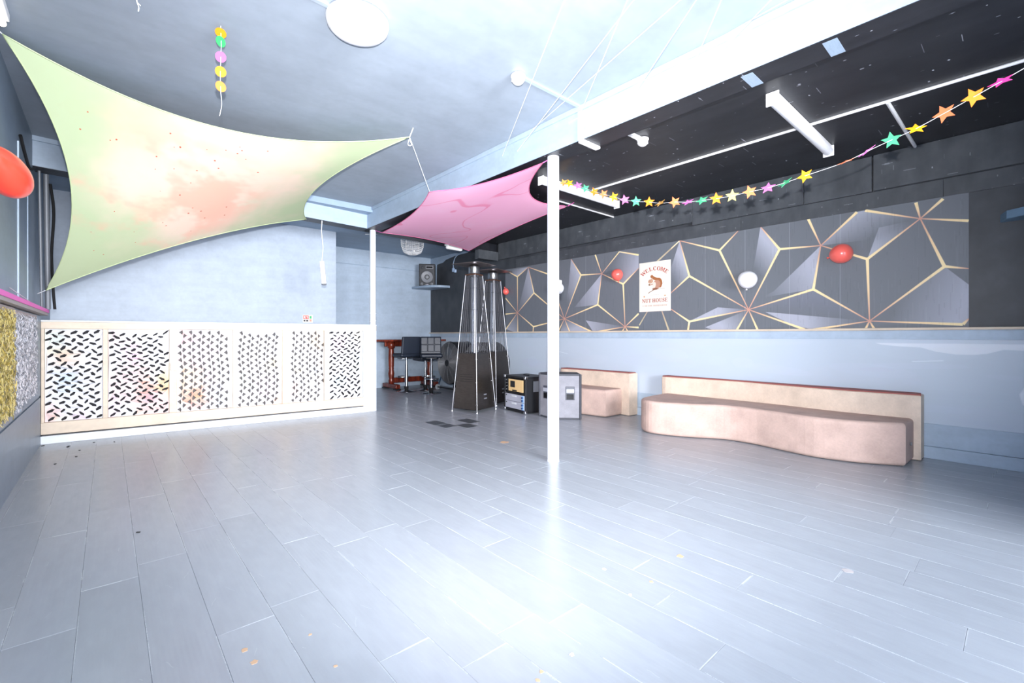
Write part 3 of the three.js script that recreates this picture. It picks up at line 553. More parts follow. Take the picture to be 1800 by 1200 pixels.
{ // the lit tube at the left wall
  const o = thing('strip_light', 'glowing warm tube light in the ceiling corner at far left', 'strip light', [-0.47, 3.0, -3.42]);
  part('housing', rbox(0.06, 0.05, 1.24, 0.006, 0, 0.05, 0), M.whitePlastic, o);
  part('tube', new THREE.CylinderGeometry(0.02, 0.02, 1.2, 16).rotateX(Math.PI / 2), std({ color: 0xfff4dc, emissive: 0xfff0d2, emissiveIntensity: 2.6, roughness: 0.5 }), o);
  const l = new THREE.RectAreaLight(0xfff0d4, 5, 0.05, 1.2); l.position.set(-0.44, 2.965, -3.42); l.lookAt(0.6, 1.5, -3.42); l.castShadow = true; scene.add(l);
}
{ // bulkhead lamp on the cross beam
  const o = thing('bulkhead_light', 'white oblong bulkhead light under the black cross beam', 'lamp', [4.67, 2.74, -6.83], 0.096);
  part('base', rbox(0.36, 0.03, 0.1, 0.012, 0, 0.03, -0.01), M.whitePlastic, o);
  part('diffuser', rbox(0.35, 0.075, 0.09, 0.034, 0, -0.01, 0, 4), mat(0xf4f6f6, 0.3), o);
}
{ // crystal chandelier
  const q = onY(725, 417, 2.965), o = thing('crystal_chandelier', 'small crystal bowl chandelier hanging at the rear ceiling', 'chandelier', [q.x, 0, q.z]);
  const glass = new THREE.MeshPhysicalMaterial({ color: 0xffffff, roughness: 0.08, transmission: 0.55, thickness: 0, ior: 1.5 });
  const wid = [[0.205, 2.9], [0.2, 2.8], [0.16, 2.69], [0.08, 2.655]];
  part('stem', rod(V(0, 2.88, 0), V(0, YCB, 0), 0.012), M.chrome, o);
  part('canopy', new THREE.CylinderGeometry(0.06, 0.06, 0.02, 24).translate(0, YCB - 0.01, 0), M.chrome, o);
  part('frame', wid.map(([r, y]) => new THREE.TorusGeometry(r, 0.004, 6, 40).rotateX(Math.PI / 2).translate(0, y, 0)), M.chrome, o);
  const bead = new THREE.OctahedronGeometry(0.011, 0), L = [];
  for (let k = 0; k < 36; k++) { const a = k / 36 * Math.PI * 2; for (let j = 0; j < 12; j++) { const t = j / 11; let i = Math.min(2, Math.floor(t * 3)), f = t * 3 - i; const r = lerp(wid[i][0], wid[i + 1][0], f), y = lerp(wid[i][1], wid[i + 1][1], f); L.push(bead.clone().scale(0.9, 1.15, 0.9).translate(r * Math.cos(a), y, r * Math.sin(a))); } }
  for (let k = 0; k < 22; k++) { const a = k / 22 * Math.PI * 2; for (let j = 0; j < 8; j++) L.push(bead.clone().translate(0.12 * Math.cos(a), 2.9 - j * 0.026, 0.12 * Math.sin(a))); }
  const c = part('crystal_beads', L, glass, o); c.userData.kind = 'stuff';
  single('ceiling_string', rod(V(q.x - 0.2, YCB - 0.02, q.z + 0.1), V(q.x - 0.75, YCB - 0.03, q.z - 0.35), 0.006), M.string, 'white cable running along the rear ceiling to the chandelier', 'cable');
}

// ---------------------------------------------------------------- rear wall fittings
{
  const q = onZ(541, 560, ZB); const map = canvasTex(160, 128, (c, w, h) => {
    c.fillStyle = '#f4f1ec'; c.fillRect(0, 0, w, h); c.fillStyle = '#d8463c'; c.fillRect(6, 8, 88, 62); c.fillStyle = '#f4f1ec'; c.fillRect(16, 18, 14, 40); c.fillRect(40, 18, 10, 44); c.fillRect(60, 22, 22, 12); c.fillRect(70, 34, 12, 24);
    c.fillStyle = '#2b2b2e'; c.fillRect(10, 86, 30, 26); c.fillRect(52, 86, 34, 26); c.fillStyle = '#4bb879'; c.fillRect(108, 14, 34, 48); c.fillStyle = '#e79a86'; c.fillRect(108, 72, 34, 40);
  });
  const g = box(0.16, 0.125, 0.004, q.x, q.y, ZB + 0.002);
  single('fire_notice', g, std({ color: 0xffffff, roughness: 0.5, map }), 'small red, green and white fire notice on the rear wall', 'sign');
}
{
  const z = -6.62, top = onZ(566, 459, z), o = thing('power_strip', 'white power strip dangling on its cable from the cross beam', 'power strip', [top.x, 0, z]);
  const g = rbox(0.062, 0.32, 0.045, 0.008, 0, -0.16, 0); const b = part('body', g, M.whitePlastic, o); b.position.set(0, top.y, 0); b.rotation.set(0, -0.5, 0.09);
  part('end_cap', rbox(0.06, 0.018, 0.043, 0.006, 0.028, top.y - 0.326, 0.0), mat(0x6a6e72, 0.5), o);
  part('cable', tube([V(0, top.y, 0), V(0.012, top.y + 0.2, 0), V(-0.006, top.y + 0.42, 0), V(0.01, YB, -0.03)], 0.006, 24, 6), M.whitePlastic, o);
}
{ // corner shelf and loudspeaker
  const s = [[XR, ZF], [5.28, ZF]]; for (let k = 0; k <= 10; k++) { const a = k / 10 * Math.PI / 2; s.push([XR - 0.51 * Math.cos(a) ** 0.8, ZF + 0.1 + 0.72 * Math.sin(a) ** 0.8]); }
  single('corner_shelf', prism(s, 2.235, 2.285, 0.004, 2), M.blue, 'blue corner shelf under the loudspeaker', 'shelf');
  const o = thing('loudspeaker', 'black loudspeaker with grey cone on the corner shelf', 'speaker', [5.5, 2.286, -9.13], -0.6);
  part('cabinet', rbox(0.36, 0.5, 0.26, 0.012, 0, 0.25, 0), M.dark, o);
  part('baffle', rbox(0.34, 0.48, 0.01, 0.004, 0, 0.25, 0.132), mat(0x26282d, 0.5), o);
  part('woofer_ring', new THREE.TorusGeometry(0.135, 0.012, 8, 40).translate(0, 0.2, 0.139), mat(0x4a4c52, 0.4), o);
  part('woofer_cone', lathe([[0.001, 0.012], [0.03, 0.016], [0.04, 0.0], [0.12, 0.022], [0.128, 0.02]], 36).rotateX(Math.PI / 2).translate(0, 0.2, 0.132), mat(0x85878c, 0.45), o);
  part('tweeter', [new THREE.TorusGeometry(0.03, 0.008, 8, 24).translate(-0.11, 0.42, 0.139), new THREE.SphereGeometry(0.018, 12, 8).scale(1, 1, 0.4).translate(-0.11, 0.42, 0.138)], mat(0x3c3e44, 0.4), o);
  part('horn', [rbox(0.17, 0.075, 0.014, 0.006, 0.055, 0.42, 0.138), ], mat(0x74767c, 0.4), o); part('horn_mouth', rbox(0.14, 0.04, 0.01, 0.004, 0.055, 0.42, 0.142), M.darkGloss, o);
  part('badge', rbox(0.07, 0.018, 0.004, 0.002, 0, 0.03, 0.139), M.chrome, o);
  for (const e of [-1, 1]) part('port', new THREE.TorusGeometry(0.02, 0.006, 8, 20).translate(e * 0.11, 0.045, 0.138), mat(0x9a9ca0, 0.4), o);
}
{ // cable and plug on the black wall
  const P = [[838, 439.5], [822, 442], [808, 446], [800, 453], [797, 463], [797, 472]].map(([u, v]) => onX(u, v, XR - 0.03)); P[0].y = Math.min(P[0].y, 2.98);
  const o = thing('hanging_cable', 'white cable with a loose plug hanging on the black wall', 'cable');
  part('cord', tube(P, 0.009, 30, 6), mat(0x9db4cc, 0.6), o);
  const e = P[5]; part('plug', [rbox(0.05, 0.09, 0.05, 0.01, e.x, e.y - 0.03, e.z), rbox(0.05, 0.07, 0.05, 0.012, e.x, e.y - 0.06, e.z + 0.07)], mat(0x9fb6d2, 0.4), o);
}
{ // shelf at the right edge
  const o = single('wall_shelf', prism([[XR, -0.14], [XR - 0.16, -0.1], [XR - 0.26, 0.05], [XR - 0.28, 0.5], [XR, 0.5]], 2.13, 2.2, 0.004, 2), PAINT(0x6f8ea6, 0.5), 'blue bracket shelf on the black wall at the right edge', 'shelf');
}
// pipes and cables in the left rear corner
const pipeMat = mat(0x7c8086, 0.5, 0.3);
single('pipe', rod(V(-0.47, 1.43, -6.8), V(-0.47, YB, -6.6), 0.022, 0.022, 14), pipeMat, 'thick grey metal pipe up the left rear corner', 'pipe');
single('pipe', rod(V(-0.51, 1.43, -6.72), V(-0.51, YB, -6.5), 0.012, 0.012, 10), pipeMat, 'thin grey metal pipe beside the thick one in the left corner', 'pipe');
single('black_cable', tube([V(XL + 0.013, 2.78, -5.42), V(XL + 0.015, 2.72, -5.6), V(XL + 0.017, 2.66, -5.95), V(XL + 0.02, 2.75, -6.28)], 0.011, 30, 6), M.rubber, 'black cable drooping along the top of the left wall', 'cable');
single('black_cable', tube([V(-0.44, 2.7, -6.6), V(-0.42, 2.45, -6.68), V(-0.44, 2.0, -6.75), V(-0.43, 1.6, -6.8), V(-0.42, 1.43, -6.82)], 0.012, 30, 6), M.rubber, 'black cable hanging down beside the pipes in the left corner', 'cable');
single('beam_string', tube([V(XL + 0.01, 1.5, -4.9), V(XL + 0.03, 1.46, -5.6), V(XL + 0.01, 1.44, -6.4)], 0.003, 20, 5), M.string, 'thin white thread along the left wall above the pink ledge', 'string');

// ---------------------------------------------------------------- balloons
function balloon(p, r, dir, color, label, stretch = 1.12) {
  const o = thing('balloon', label, 'balloon', [p.x, p.y, p.z]); const m = new THREE.MeshPhysicalMaterial({ color, roughness: 0.28, clearcoat: 0.5, clearcoatRoughness: 0.15 });
  const prof = []; for (let k = 0; k <= 20; k++) { const a = -Math.PI / 2 + k * Math.PI / 20; const y = Math.sin(a), w = Math.cos(a) * (1 + 0.1 * y); prof.push([Math.max(0.0005, r * w), r * stretch * y]); }
  const g = lathe(prof, 32), q = new THREE.Quaternion().setFromUnitVectors(V(0, 1, 0), dir.clone().normalize());
  const b = part('skin', g, m, o); b.quaternion.copy(q);
  const k = part('knot', lathe([[0.001, 0], [0.008, -0.002], [0.005, -0.01], [0.014, -0.024], [0.001, -0.02]], 12).translate(0, -r * stretch, 0), m, o); k.quaternion.copy(q);
}
const RED = 0xf0685e;
balloon(onX(1478, 446, XR - 0.1), 0.1, V(-0.2, 0.2, 1), RED, 'red balloon on the mural right of the white one', 1.05);
balloon(onX(1314, 492, XR - 0.11), 0.105, V(-0.5, 1, 0.3), 0xf2f4fa, 'white balloon on the mural between two red ones', 1.0);
balloon(onX(1085, 483, XR - 0.09), 0.086, V(-0.3, 1, 0), RED, 'red balloon on the mural left of the poster', 1.05);
balloon(onX(889, 512, XR - 0.07), 0.06, V(0.1, -1, 0.3), RED, 'small red balloon at the left edge of the mural', 1.1);
balloon(onX(982, 507, XR - 0.09), 0.09, V(0, 1, 0), 0xf2f4fa, 'white balloon half hidden behind the lone post', 1.05);
balloon(onX(8, 302, XL + 0.115), 0.1, V(0.3, -0.55, -1), 0xfb4a34, 'long red balloon on the left wall', 1.75);

// ---------------------------------------------------------------- welcome poster
{
  const a = onX(1124, 463, XR - 0.006), b = onX(1179, 546, XR - 0.006), w = b.z - a.z, h = onX(1124, 463, XR).y - onX(1124, 548, XR).y;
  const map = canvasTex(512, 800, (c, W, H) => {
    c.fillStyle = '#e9dfd2'; c.fillRect(0, 0, W, H); c.strokeStyle = 'rgba(225,205,190,0.8)'; c.lineWidth = 3; c.strokeRect(16, 16, W - 32, H - 32);
    c.textAlign = 'center'; c.textBaseline = 'middle'; c.fillStyle = '#a8352c';
    const s = 'WELCOME'; c.font = 'bold 84px serif'; for (let i = 0; i < 7; i++) { const t = (i - 3) * 0.225; c.save(); c.translate(W / 2 + 300 * Math.sin(t), 410 - 300 * Math.cos(t)); c.rotate(t); c.fillText(s[i], 0, 0); c.restore(); }
    // squirrel on a branch
    c.strokeStyle = '#6b4a38'; c.lineWidth = 9; c.beginPath(); c.moveTo(150, 505); c.quadraticCurveTo(230, 445, 330, 440); c.stroke(); c.lineWidth = 5; c.strokeStyle = '#a9a49c'; c.beginPath(); c.moveTo(300, 440); c.quadraticCurveTo(380, 400, 395, 330); c.moveTo(300, 445); c.quadraticCurveTo(370, 430, 420, 445); c.stroke();
    c.strokeStyle = '#a2663c'; c.lineWidth = 46; c.lineCap = 'round'; c.beginPath(); c.moveTo(210, 235); c.quadraticCurveTo(250, 285, 330, 290); c.quadraticCurveTo(375, 330, 345, 400); c.stroke();
    c.fillStyle = '#b88a74'; c.beginPath(); c.ellipse(285, 375, 62, 78, 0.4, 0, 7); c.fill(); c.fillStyle = '#e6d3c6'; c.beginPath(); c.ellipse(248, 380, 28, 52, 0.2, 0, 7); c.fill();
    c.fillStyle = '#c39a80'; c.beginPath(); c.ellipse(190, 312, 42, 34, -0.2, 0, 7); c.fill(); c.beginPath(); c.ellipse(214, 272, 10, 20, 0.2, 0, 7); c.fill(); c.fillStyle = '#3a2c26'; c.beginPath(); c.arc(178, 306, 6, 0, 7); c.fill();
    c.strokeStyle = '#b88a74'; c.lineWidth = 15; c.beginPath(); c.moveTo(225, 360); c.lineTo(178, 372); c.stroke(); c.fillStyle = '#7d5638'; c.beginPath(); c.arc(168, 366, 13, 0, 7); c.fill(); c.fillStyle = '#8a5a44'; c.beginPath(); c.ellipse(262, 440, 46, 16, 0, 0, 7); c.fill();
    c.fillStyle = 'rgba(190,186,180,0.7)'; for (let i = 0; i < 6; i++) c.fillRect(190 + i * 24, 528, 15, 9);
    c.fillStyle = '#c79a72'; for (const x of [84, 424]) { c.beginPath(); c.arc(x, 555, 12, 0, 7); c.fill(); c.fillRect(x - 14, 545, 28, 7); }
    c.fillStyle = '#9c3f32'; c.font = 'bold 82px serif'; c.fillText('NUT HOUSE', W / 2, 625, 420);
    c.fillStyle = 'rgba(180,150,135,0.8)'; seed = 12; for (let x = 60; x < 450; x += 16) if (rnd() > 0.12) c.fillRect(x, 694, 10, 24);
  });
  const g = box(0.004, h, w, XR - 0.006, (a.y + b.y) / 2, (a.z + b.z) / 2); const p = g.attributes.position, uv = g.attributes.uv;
  for (let i = 0; i < p.count; i++) uv.setXY(i, (p.getZ(i) - a.z) / w, (p.getY(i) - ((a.y + b.y) / 2 - h / 2)) / h);
  single('welcome_poster', g, std({ color: 0xffffff, roughness: 0.6, map }), 'cream poster with a squirrel reading WELCOME and NUT HOUSE', 'poster');
}

// ---------------------------------------------------------------- foil curtains on the left wall
function foil(z0, z1, yTop, yBot, base, name, label, sd) {
  seed = sd; const P = [], C = [], x0 = XL + 0.014;
  for (let z = z0; z < z1; z += 0.011) {
    const len = yTop - yBot(z) + rr(-0.03, 0.03), n = 26; let px = x0 + rr(0.004, 0.02), pz = z, py = yTop, w = rr(0.008, 0.014);
    for (let k = 0; k < n; k++) {
      const nx = clamp(x0 + 0.014 + rr(-0.012, 0.016), x0, x0 + 0.04), nz = z + rr(-0.008, 0.008), ny = py - len / n, tw = rr(-0.006, 0.006), t = rr(0.8, 1.1), c = base.map(v => Math.min(1, v * t));
      const a = [px, py, pz], b = [px + tw, py, pz + w], d = [nx + tw, ny, nz + w], e = [nx, ny, nz];
      for (const v of [a, e, d, a, d, b]) { P.push(...v); C.push(...c); }
      px = nx; pz = nz; py = ny;
    }
  }
  const g = new THREE.BufferGeometry(); g.setAttribute('position', new THREE.Float32BufferAttribute(P, 3)); g.setAttribute('color', new THREE.Float32BufferAttribute(C, 3)); g.computeVertexNormals();
  const o = thing(name, label, 'curtain'); part('foil_fringe', g, std({ color: 0xffffff, vertexColors: true, roughness: 0.32, metalness: 0.45, side: THREE.DoubleSide }), o).userData.kind = 'stuff';
  part('header_tape', span(XL + 0.013, XL + 0.03, yTop - 0.02, yTop + 0.015, z0, z1), mat(0xb7a8a4, 0.6), o);
}
foil(-6.35, -4.99, 1.33, z => 0.62 + (z + 6.35) * -0.03, [0.86, 0.86, 0.9], 'silver_foil_curtain', 'silver foil fringe curtain hanging on the left wall', 71);
foil(-4.96, -4.0, 1.34, z => 0.58, [0.86, 0.72, 0.25], 'gold_foil_curtain', 'gold foil fringe curtain at the left edge', 72);

// ---------------------------------------------------------------- curved sofas
const suede = std({ color: 0xdabfb4, roughness: 0.9, map: suedeMap }), shell = std({ color: 0xf2dfcc, roughness: 0.6, map: suedeMap }), roseTop = mat(0x9c5650, 0.7);
function curve(pts, n = 40) { const c = new THREE.CatmullRomCurve3(pts.map(p => V(p[0], 0, p[1]))); return c.getPoints(n).map(p => [p.x, p.z]); }
function sofa(label, front, backFront, seatBackX, zEnds, hb) {
  const o = thing('curved_sofa', label, 'sofa', [0, 0, 0]);
  const f = curve(front), bf = curve(backFront);
  part('seat', metreUV(prism([...f, [seatBackX, f[f.length - 1][1] + 0.01], [seatBackX, f[0][1]]], 0.004, 0.385, 0.035, 4), 0.9), suede, o);
  part('backrest', metreUV(prism([...bf, [XR - 0.03, zEnds[1]], [XR - 0.03, zEnds[0]]], 0.004, hb, 0.012, 3), 0.9), shell, o, 'cream backrest shell');
  const top = bf.map(p => [p[0] + 0.012, p[1]]);
  part('top_pad', prism([...top, [XR - 0.04, zEnds[1] - 0.02], [XR - 0.04, zEnds[0] + 0.02]], hb - 0.004, hb + 0.012, 0.005, 2), roseTop, o, 'rose brown pad along the top');
  return o;
}
{
  const o = sofa('long wavy tan sofa with cream back along the right wall', [[5.25, -3.2], [4.92, -3.14], [4.77, -2.98], [4.77, -2.8], [4.9, -2.48], [5.07, -2.2], [5.09, -1.94], [5.02, -1.615], [4.97, -1.315], [5.04, -0.995], [5.22, -0.69]],
    [[5.66, -3.27], [5.6, -3.25], [5.63, -2.8], [5.66, -2.3], [5.6, -1.85], [5.55, -1.5], [5.53, -1.2], [5.55, -0.9], [5.57, -0.63]], 5.62, [-3.27, -0.63], 0.6);
  part('screw', rbox(0.03, 0.03, 0.012, 0.004, 5.4, 0.18, -0.678), M.steel, o);
}
sofa('short tan sofa with cream back behind the grey speaker cabinet', [[5.4, -4.92], [5.2, -4.88], [5.16, -4.75], [5.15, -4.4], [5.19, -4.1], [5.22, -3.9]], [[5.6, -5.1], [5.58, -5.05], [5.6, -4.6], [5.6, -4.2], [5.58, -3.76]], 5.62, [-5.1, -3.74], 0.61);

// ---------------------------------------------------------------- patio heaters
const postMat = mat(0xa2a4a8, 0.42, 0.9), guardMat = mat(0x4a4a4e, 0.4, 0.8);
function heater(x, z, turn, label) {
  const o = thing('patio_heater', label, 'heater', [x, 0, z], turn);
  const H0 = 0.885, H1 = 2.09, half = y => lerp(0.24, 0.092, y / H1);
  const steel = std({ color: 0x4a4644, roughness: 0.28, metalness: 0.75, map: brushedMap });
  const quad = (a, b, c, d) => { const g = new THREE.BufferGeometry(); g.setAttribute('position', new THREE.Float32BufferAttribute([...a, ...b, ...c, ...a, ...c, ...d], 3)); g.setAttribute('uv', new THREE.Float32BufferAttribute([0, 0, 1, 0, 1, 1, 0, 0, 1, 1, 0, 1], 2)); g.computeVertexNormals(); return g; };
  for (let k = 0; k < 4; k++) {
    const R = new THREE.Matrix4().makeRotationY(k * Math.PI / 2);
    const y0 = 0.045, a = half(y0) - 0.012, b = half(H0) - 0.012;
    const gs = [quad([-a, y0, a], [a, y0, a], [b, H0, b], [-b, H0, b]), quad([a, y0, a - 0.01], [-a, y0, a - 0.01], [-b, H0, b - 0.01], [b, H0, b - 0.01])];
    const pn = part('base_panel', merge(gs).applyMatrix4(R), steel, o);
    if (k === 3) { const L = []; for (let j = 0; j < 4; j++) for (let i = 0; i < 11; i++) { const yy = 0.46 + j * 0.035, s = half(yy) - 0.011; L.push(box(0.014, 0.008, 0.004, (i - 5) * 0.022, yy, s)); } part('vent_slots', merge(L).applyMatrix4(R), M.rubber, o).userData.kind = 'stuff'; }
    if (k === 0) { const yy = 0.2, s = half(yy) - 0.008; for (const q of [0, 0.06]) part('data_plate', box(0.07, 0.018, 0.003, 0, yy + q, s - q * 0.07).applyMatrix4(R), mat(0x6b6f76, 0.4), o); }
    part('post', rod(V(half(0), 0.0, half(0)), V(half(H1), H1, half(H1)), 0.0075, 0.0075, 8).applyMatrix4(R), postMat, o);
    part('foot', new THREE.CylinderGeometry(0.016, 0.018, 0.014, 12).translate(half(0), 0.007, half(0)).applyMatrix4(R), M.chrome, o);
    const L = []; for (let i = -3; i <= 3; i++) { const f = i / 4; L.push(rod(V(f * half(H0), H0, half(H0) - 0.008), V(f * half(H1), H1 - 0.02, half(H1) - 0.004), 0.0028, 0.0028, 5)); }
    for (const yy of [1.2, 1.55, 1.88]) L.push(box(2 * half(yy), 0.004, 0.004, 0, yy, half(yy) - 0.006));
    part('wire_guard', merge(L).applyMatrix4(R), guardMat, o);
    part('panel_screws', [0.12, 0.45, 0.8].map(yy => new THREE.SphereGeometry(0.006, 8, 6).translate(half(yy) - 0.025, yy, half(yy) - 0.01)).concat([0.12, 0.45, 0.8].map(yy => new THREE.SphereGeometry(0.006, 8, 6).translate(-half(yy) + 0.025, yy, half(yy) - 0.01))).map(g => g.applyMatrix4(R)), M.chrome, o).userData.kind = 'stuff';
  }
  part('burner_deck', box(2 * half(H0) - 0.02, 0.012, 2 * half(H0) - 0.02, 0, H0, 0), M.dark, o);
  part('glass_tube', new THREE.CylinderGeometry(0.05, 0.05, H1 - H0 - 0.03, 24, 1, true).translate(0, (H0 + H1) / 2, 0), new THREE.MeshPhysicalMaterial({ color: 0xd8dee6, roughness: 0.05, transmission: 0.85, thickness: 0, ior: 1.45, side: THREE.DoubleSide }), o);
  part('gas_bar', new THREE.CylinderGeometry(0.016, 0.016, H1 - H0, 12).translate(-0.07, (H0 + H1) / 2, 0.06), postMat, o);
  part('burner_head', lathe([[0.001, H1 - 0.03], [0.085, H1 - 0.03], [0.085, H1 + 0.12], [0.07, H1 + 0.15], [0.001, H1 + 0.15]], 28), M.steel, o);
  part('burner_collar', [rbox(0.2, 0.02, 0.2, 0.004, 0, H1, 0)], std({ color: 0x7a5a4a, roughness: 0.4, metalness: 0.8 }), o);
  const tp = new THREE.CylinderGeometry(0.1, 0.345, 0.035, 4, 1).rotateY(Math.PI / 4).translate(0, H1 + 0.178, 0);
  part('reflector_plate', [tp.toNonIndexed(), box(0.486, 0.006, 0.486, 0, H1 + 0.158, 0).toNonIndexed()], std({ color: 0x9a8c8a, roughness: 0.3, metalness: 0.85 }), o);
  return o;
}
heater(4.24, -5.66, 0.27, 'tall dark pyramid patio heater standing in front of the other');
heater(4.91, -6.02, 0.27, 'pyramid patio heater half hidden behind the front one');

// ---------------------------------------------------------------- drum fans
function fan(x, z, label) {
  const o = thing('drum_fan', label, 'fan', [x, 0, z], 0), R = 0.44, cy = 0.585, grey = std({ color: 0x3a3c40, roughness: 0.35, metalness: 0.5 });
  // axis along -x
  const ax = g => g.rotateZ(Math.PI / 2).translate(0, cy, 0);
  part('drum', ax(lathe([[R - 0.012, -0.32], [R, -0.32], [R + 0.008, -0.3], [R, -0.28], [R, 0.1], [R + 0.008, 0.12], [R, 0.14], [R - 0.012, 0.14], [R - 0.012, -0.32]], 56)), grey, o);
  const rings = []; for (let k = 2; k < 25; k++) { const r = R * k / 25; rings.push(new THREE.TorusGeometry(r, 0.0042, 5, 56).rotateY(Math.PI / 2).translate(-0.15 - 0.05 * Math.cos(r / R * 1.5), cy, 0)); }
  for (let k = 0; k < 12; k++) { const a = k * Math.PI / 6; rings.push(tube([V(-0.2, cy + 0.07 * Math.cos(a), 0.07 * Math.sin(a)), V(-0.185, cy + 0.27 * Math.cos(a), 0.27 * Math.sin(a)), V(-0.145, cy + R * Math.cos(a), R * Math.sin(a))], 0.004, 8, 5)); }
  part('front_grille', rings, mat(0x9b9da0, 0.45, 0.5), o);
  part('grille_hub', new THREE.CylinderGeometry(0.07, 0.07, 0.02, 24).rotateZ(Math.PI / 2).translate(-0.2, cy, 0), M.dark, o);
  part('motor', new THREE.CylinderGeometry(0.1, 0.1, 0.24, 24).rotateZ(Math.PI / 2).translate(0.02, cy, 0), M.dark, o);
  for (let k = 0; k < 3; k++) { const s = new THREE.Shape(); s.moveTo(0.06, -0.03); s.quadraticCurveTo(0.22, -0.18, 0.38, -0.15); s.quadraticCurveTo(0.42, 0.0, 0.38, 0.12); s.quadraticCurveTo(0.2, 0.1, 0.06, 0.03); const g = new THREE.ExtrudeGeometry(s, { depth: 0.004, bevelEnabled: false }).rotateX(0.35).rotateZ(k * 2.094 + 0.4).rotateY(-Math.PI / 2).translate(-0.06, cy, 0); part('blade', g, M.steel, o); }
  for (const e of [-1, 1]) { part('stand', [tube([V(-0.2, 0.06, e * 0.36), V(-0.05, 0.32, e * 0.44), V(-0.04, cy, e * 0.456)], 0.014, 16, 8), tube([V(0.24, 0.06, e * 0.36), V(0.05, 0.32, e * 0.44), V(-0.04, cy, e * 0.456)], 0.014, 16, 8)], mat(0x3c5068, 0.4), o); part('wheel', [new THREE.TorusGeometry(0.045, 0.016, 8, 20).translate(-0.2, 0.062, e * 0.36), new THREE.CylinderGeometry(0.035, 0.035, 0.02, 16).rotateX(Math.PI / 2).translate(-0.2, 0.062, e * 0.36)], mat(0x9da2a8, 0.4), o); }
  part('base_bar', [rod(V(-0.2, 0.06, -0.36), V(-0.2, 0.06, 0.36), 0.014), rod(V(0.24, 0.06, -0.36), V(0.24, 0.06, 0.36), 0.014)], M.dark, o);
  part('rear_foot', [box(0.05, 0.06, 0.05, 0.24, 0.03, -0.36), box(0.05, 0.06, 0.05, 0.24, 0.03, 0.36)], M.rubber, o);
}
fan(5.47, -7.97, 'large grey drum fan beside the bar stools');
fan(5.47, -7.02, 'dark drum fan hidden behind the patio heaters');

// ---------------------------------------------------------------- bar table and stools
{
  const wood = std({ color: 0xffffff, roughness: 0.3, map: woodMap }), z = -9.07, o = thing('bar_table', 'tall red brown wooden trestle table behind the bar stools', 'table', [4.87, 0, z]);
  part('table_top', metreUV(rbox(1.74, 0.04, 0.7, 0.008, 0, 1.05, 0), 0.8), wood, o);
  part('apron', metreUV(rbox(1.2, 0.1, 0.05, 0.006, 0.14, 0.975, 0), 0.8), wood, o);
  for (const x of [-0.3, 0.65]) {
    part('turned_leg', lathe([[0.001, 0.12], [0.06, 0.12], [0.06, 0.2], [0.045, 0.22], [0.06, 0.28], [0.066, 0.34], [0.05, 0.43], [0.06, 0.45], [0.05, 0.47], [0.058, 0.5], [0.062, 0.7], [0.055, 0.86], [0.05, 0.87], [0.08, 0.9], [0.085, 0.95], [0.085, 1.03], [0.001, 1.03]], 24).translate(x, 0, 0), wood, o);
    part('foot', metreUV(rbox(0.11, 0.09, 0.62, 0.02, x, 0.075, 0), 0.8), wood, o); part('foot_pad', [box(0.12, 0.03, 0.12, x, 0.015, 0.26), box(0.12, 0.03, 0.12, x, 0.015, -0.26)], M.dark, o);
  }
  part('stretcher', metreUV(rbox(0.95, 0.11, 0.04, 0.006, 0.175, 0.19, 0), 0.8), wood, o);
}
function stool(x, z, turn, seatY, label) {
  const o = thing('bar_stool', label, 'stool', [x, 0, z], turn, undefined);
  part('base', lathe([[0.001, 0], [0.2, 0], [0.2, 0.008], [0.16, 0.02], [0.06, 0.035], [0.035, 0.06], [0.001, 0.06]], 36), M.chrome, o);
  part('column', [new THREE.CylinderGeometry(0.03, 0.03, seatY - 0.25, 18).translate(0, 0.05 + (seatY - 0.25) / 2, 0), new THREE.CylinderGeometry(0.02, 0.02, 0.2, 16).translate(0, seatY - 0.13, 0)], M.chrome, o);
  part('gas_collar', new THREE.CylinderGeometry(0.045, 0.04, 0.06, 18).translate(0, 0.08, 0), M.rubber, o);
  part('footrest', [tube([V(-0.02, 0.3, 0.02), V(-0.13, 0.3, 0.1), V(-0.1, 0.3, 0.22), V(0, 0.3, 0.25), V(0.1, 0.3, 0.22), V(0.13, 0.3, 0.1), V(0.02, 0.3, 0.02)], 0.011, 30, 8), new THREE.CylinderGeometry(0.036, 0.036, 0.03, 16).translate(0, 0.3, 0)], M.chrome, o);
  part('lever', tube([V(0.03, seatY - 0.07, 0), V(0.12, seatY - 0.08, 0.03), V(0.18, seatY - 0.06, 0.04)], 0.006, 10, 6), M.chrome, o);
  part('seat_plate', box(0.2, 0.015, 0.2, 0, seatY - 0.045, 0), M.dark, o);
  part('seat_cushion', rbox(0.43, 0.075, 0.39, 0.034, 0, seatY, 0.01, 4), M.leather, o);
  part('backrest', rbox(0.42, 0.36, 0.05, 0.025, 0, 0.2, 0, 4).rotateX(-0.12).translate(0, seatY + 0.0, -0.17), M.leather, o);
  for (let i = 0; i < 3; i++) for (let j = 0; j < 2; j++) part('quilted_pad', rbox(0.13, 0.145, 0.026, 0.012, (i - 1) * 0.134, 0.14 + j * 0.15, 0.026, 3).rotateX(-0.12).translate(0, seatY + 0.0, -0.17), M.leather, o);
}
stool(4.60, -8.46, Math.PI, 0.755, 'black bar stool with its smooth back to the camera');
stool(4.85, -7.9, -0.5, 0.755, 'black bar stool with quilted backrest facing the camera');
stool(5.05, -8.47, 0, 0.68, 'lower black bar stool behind the quilted one');

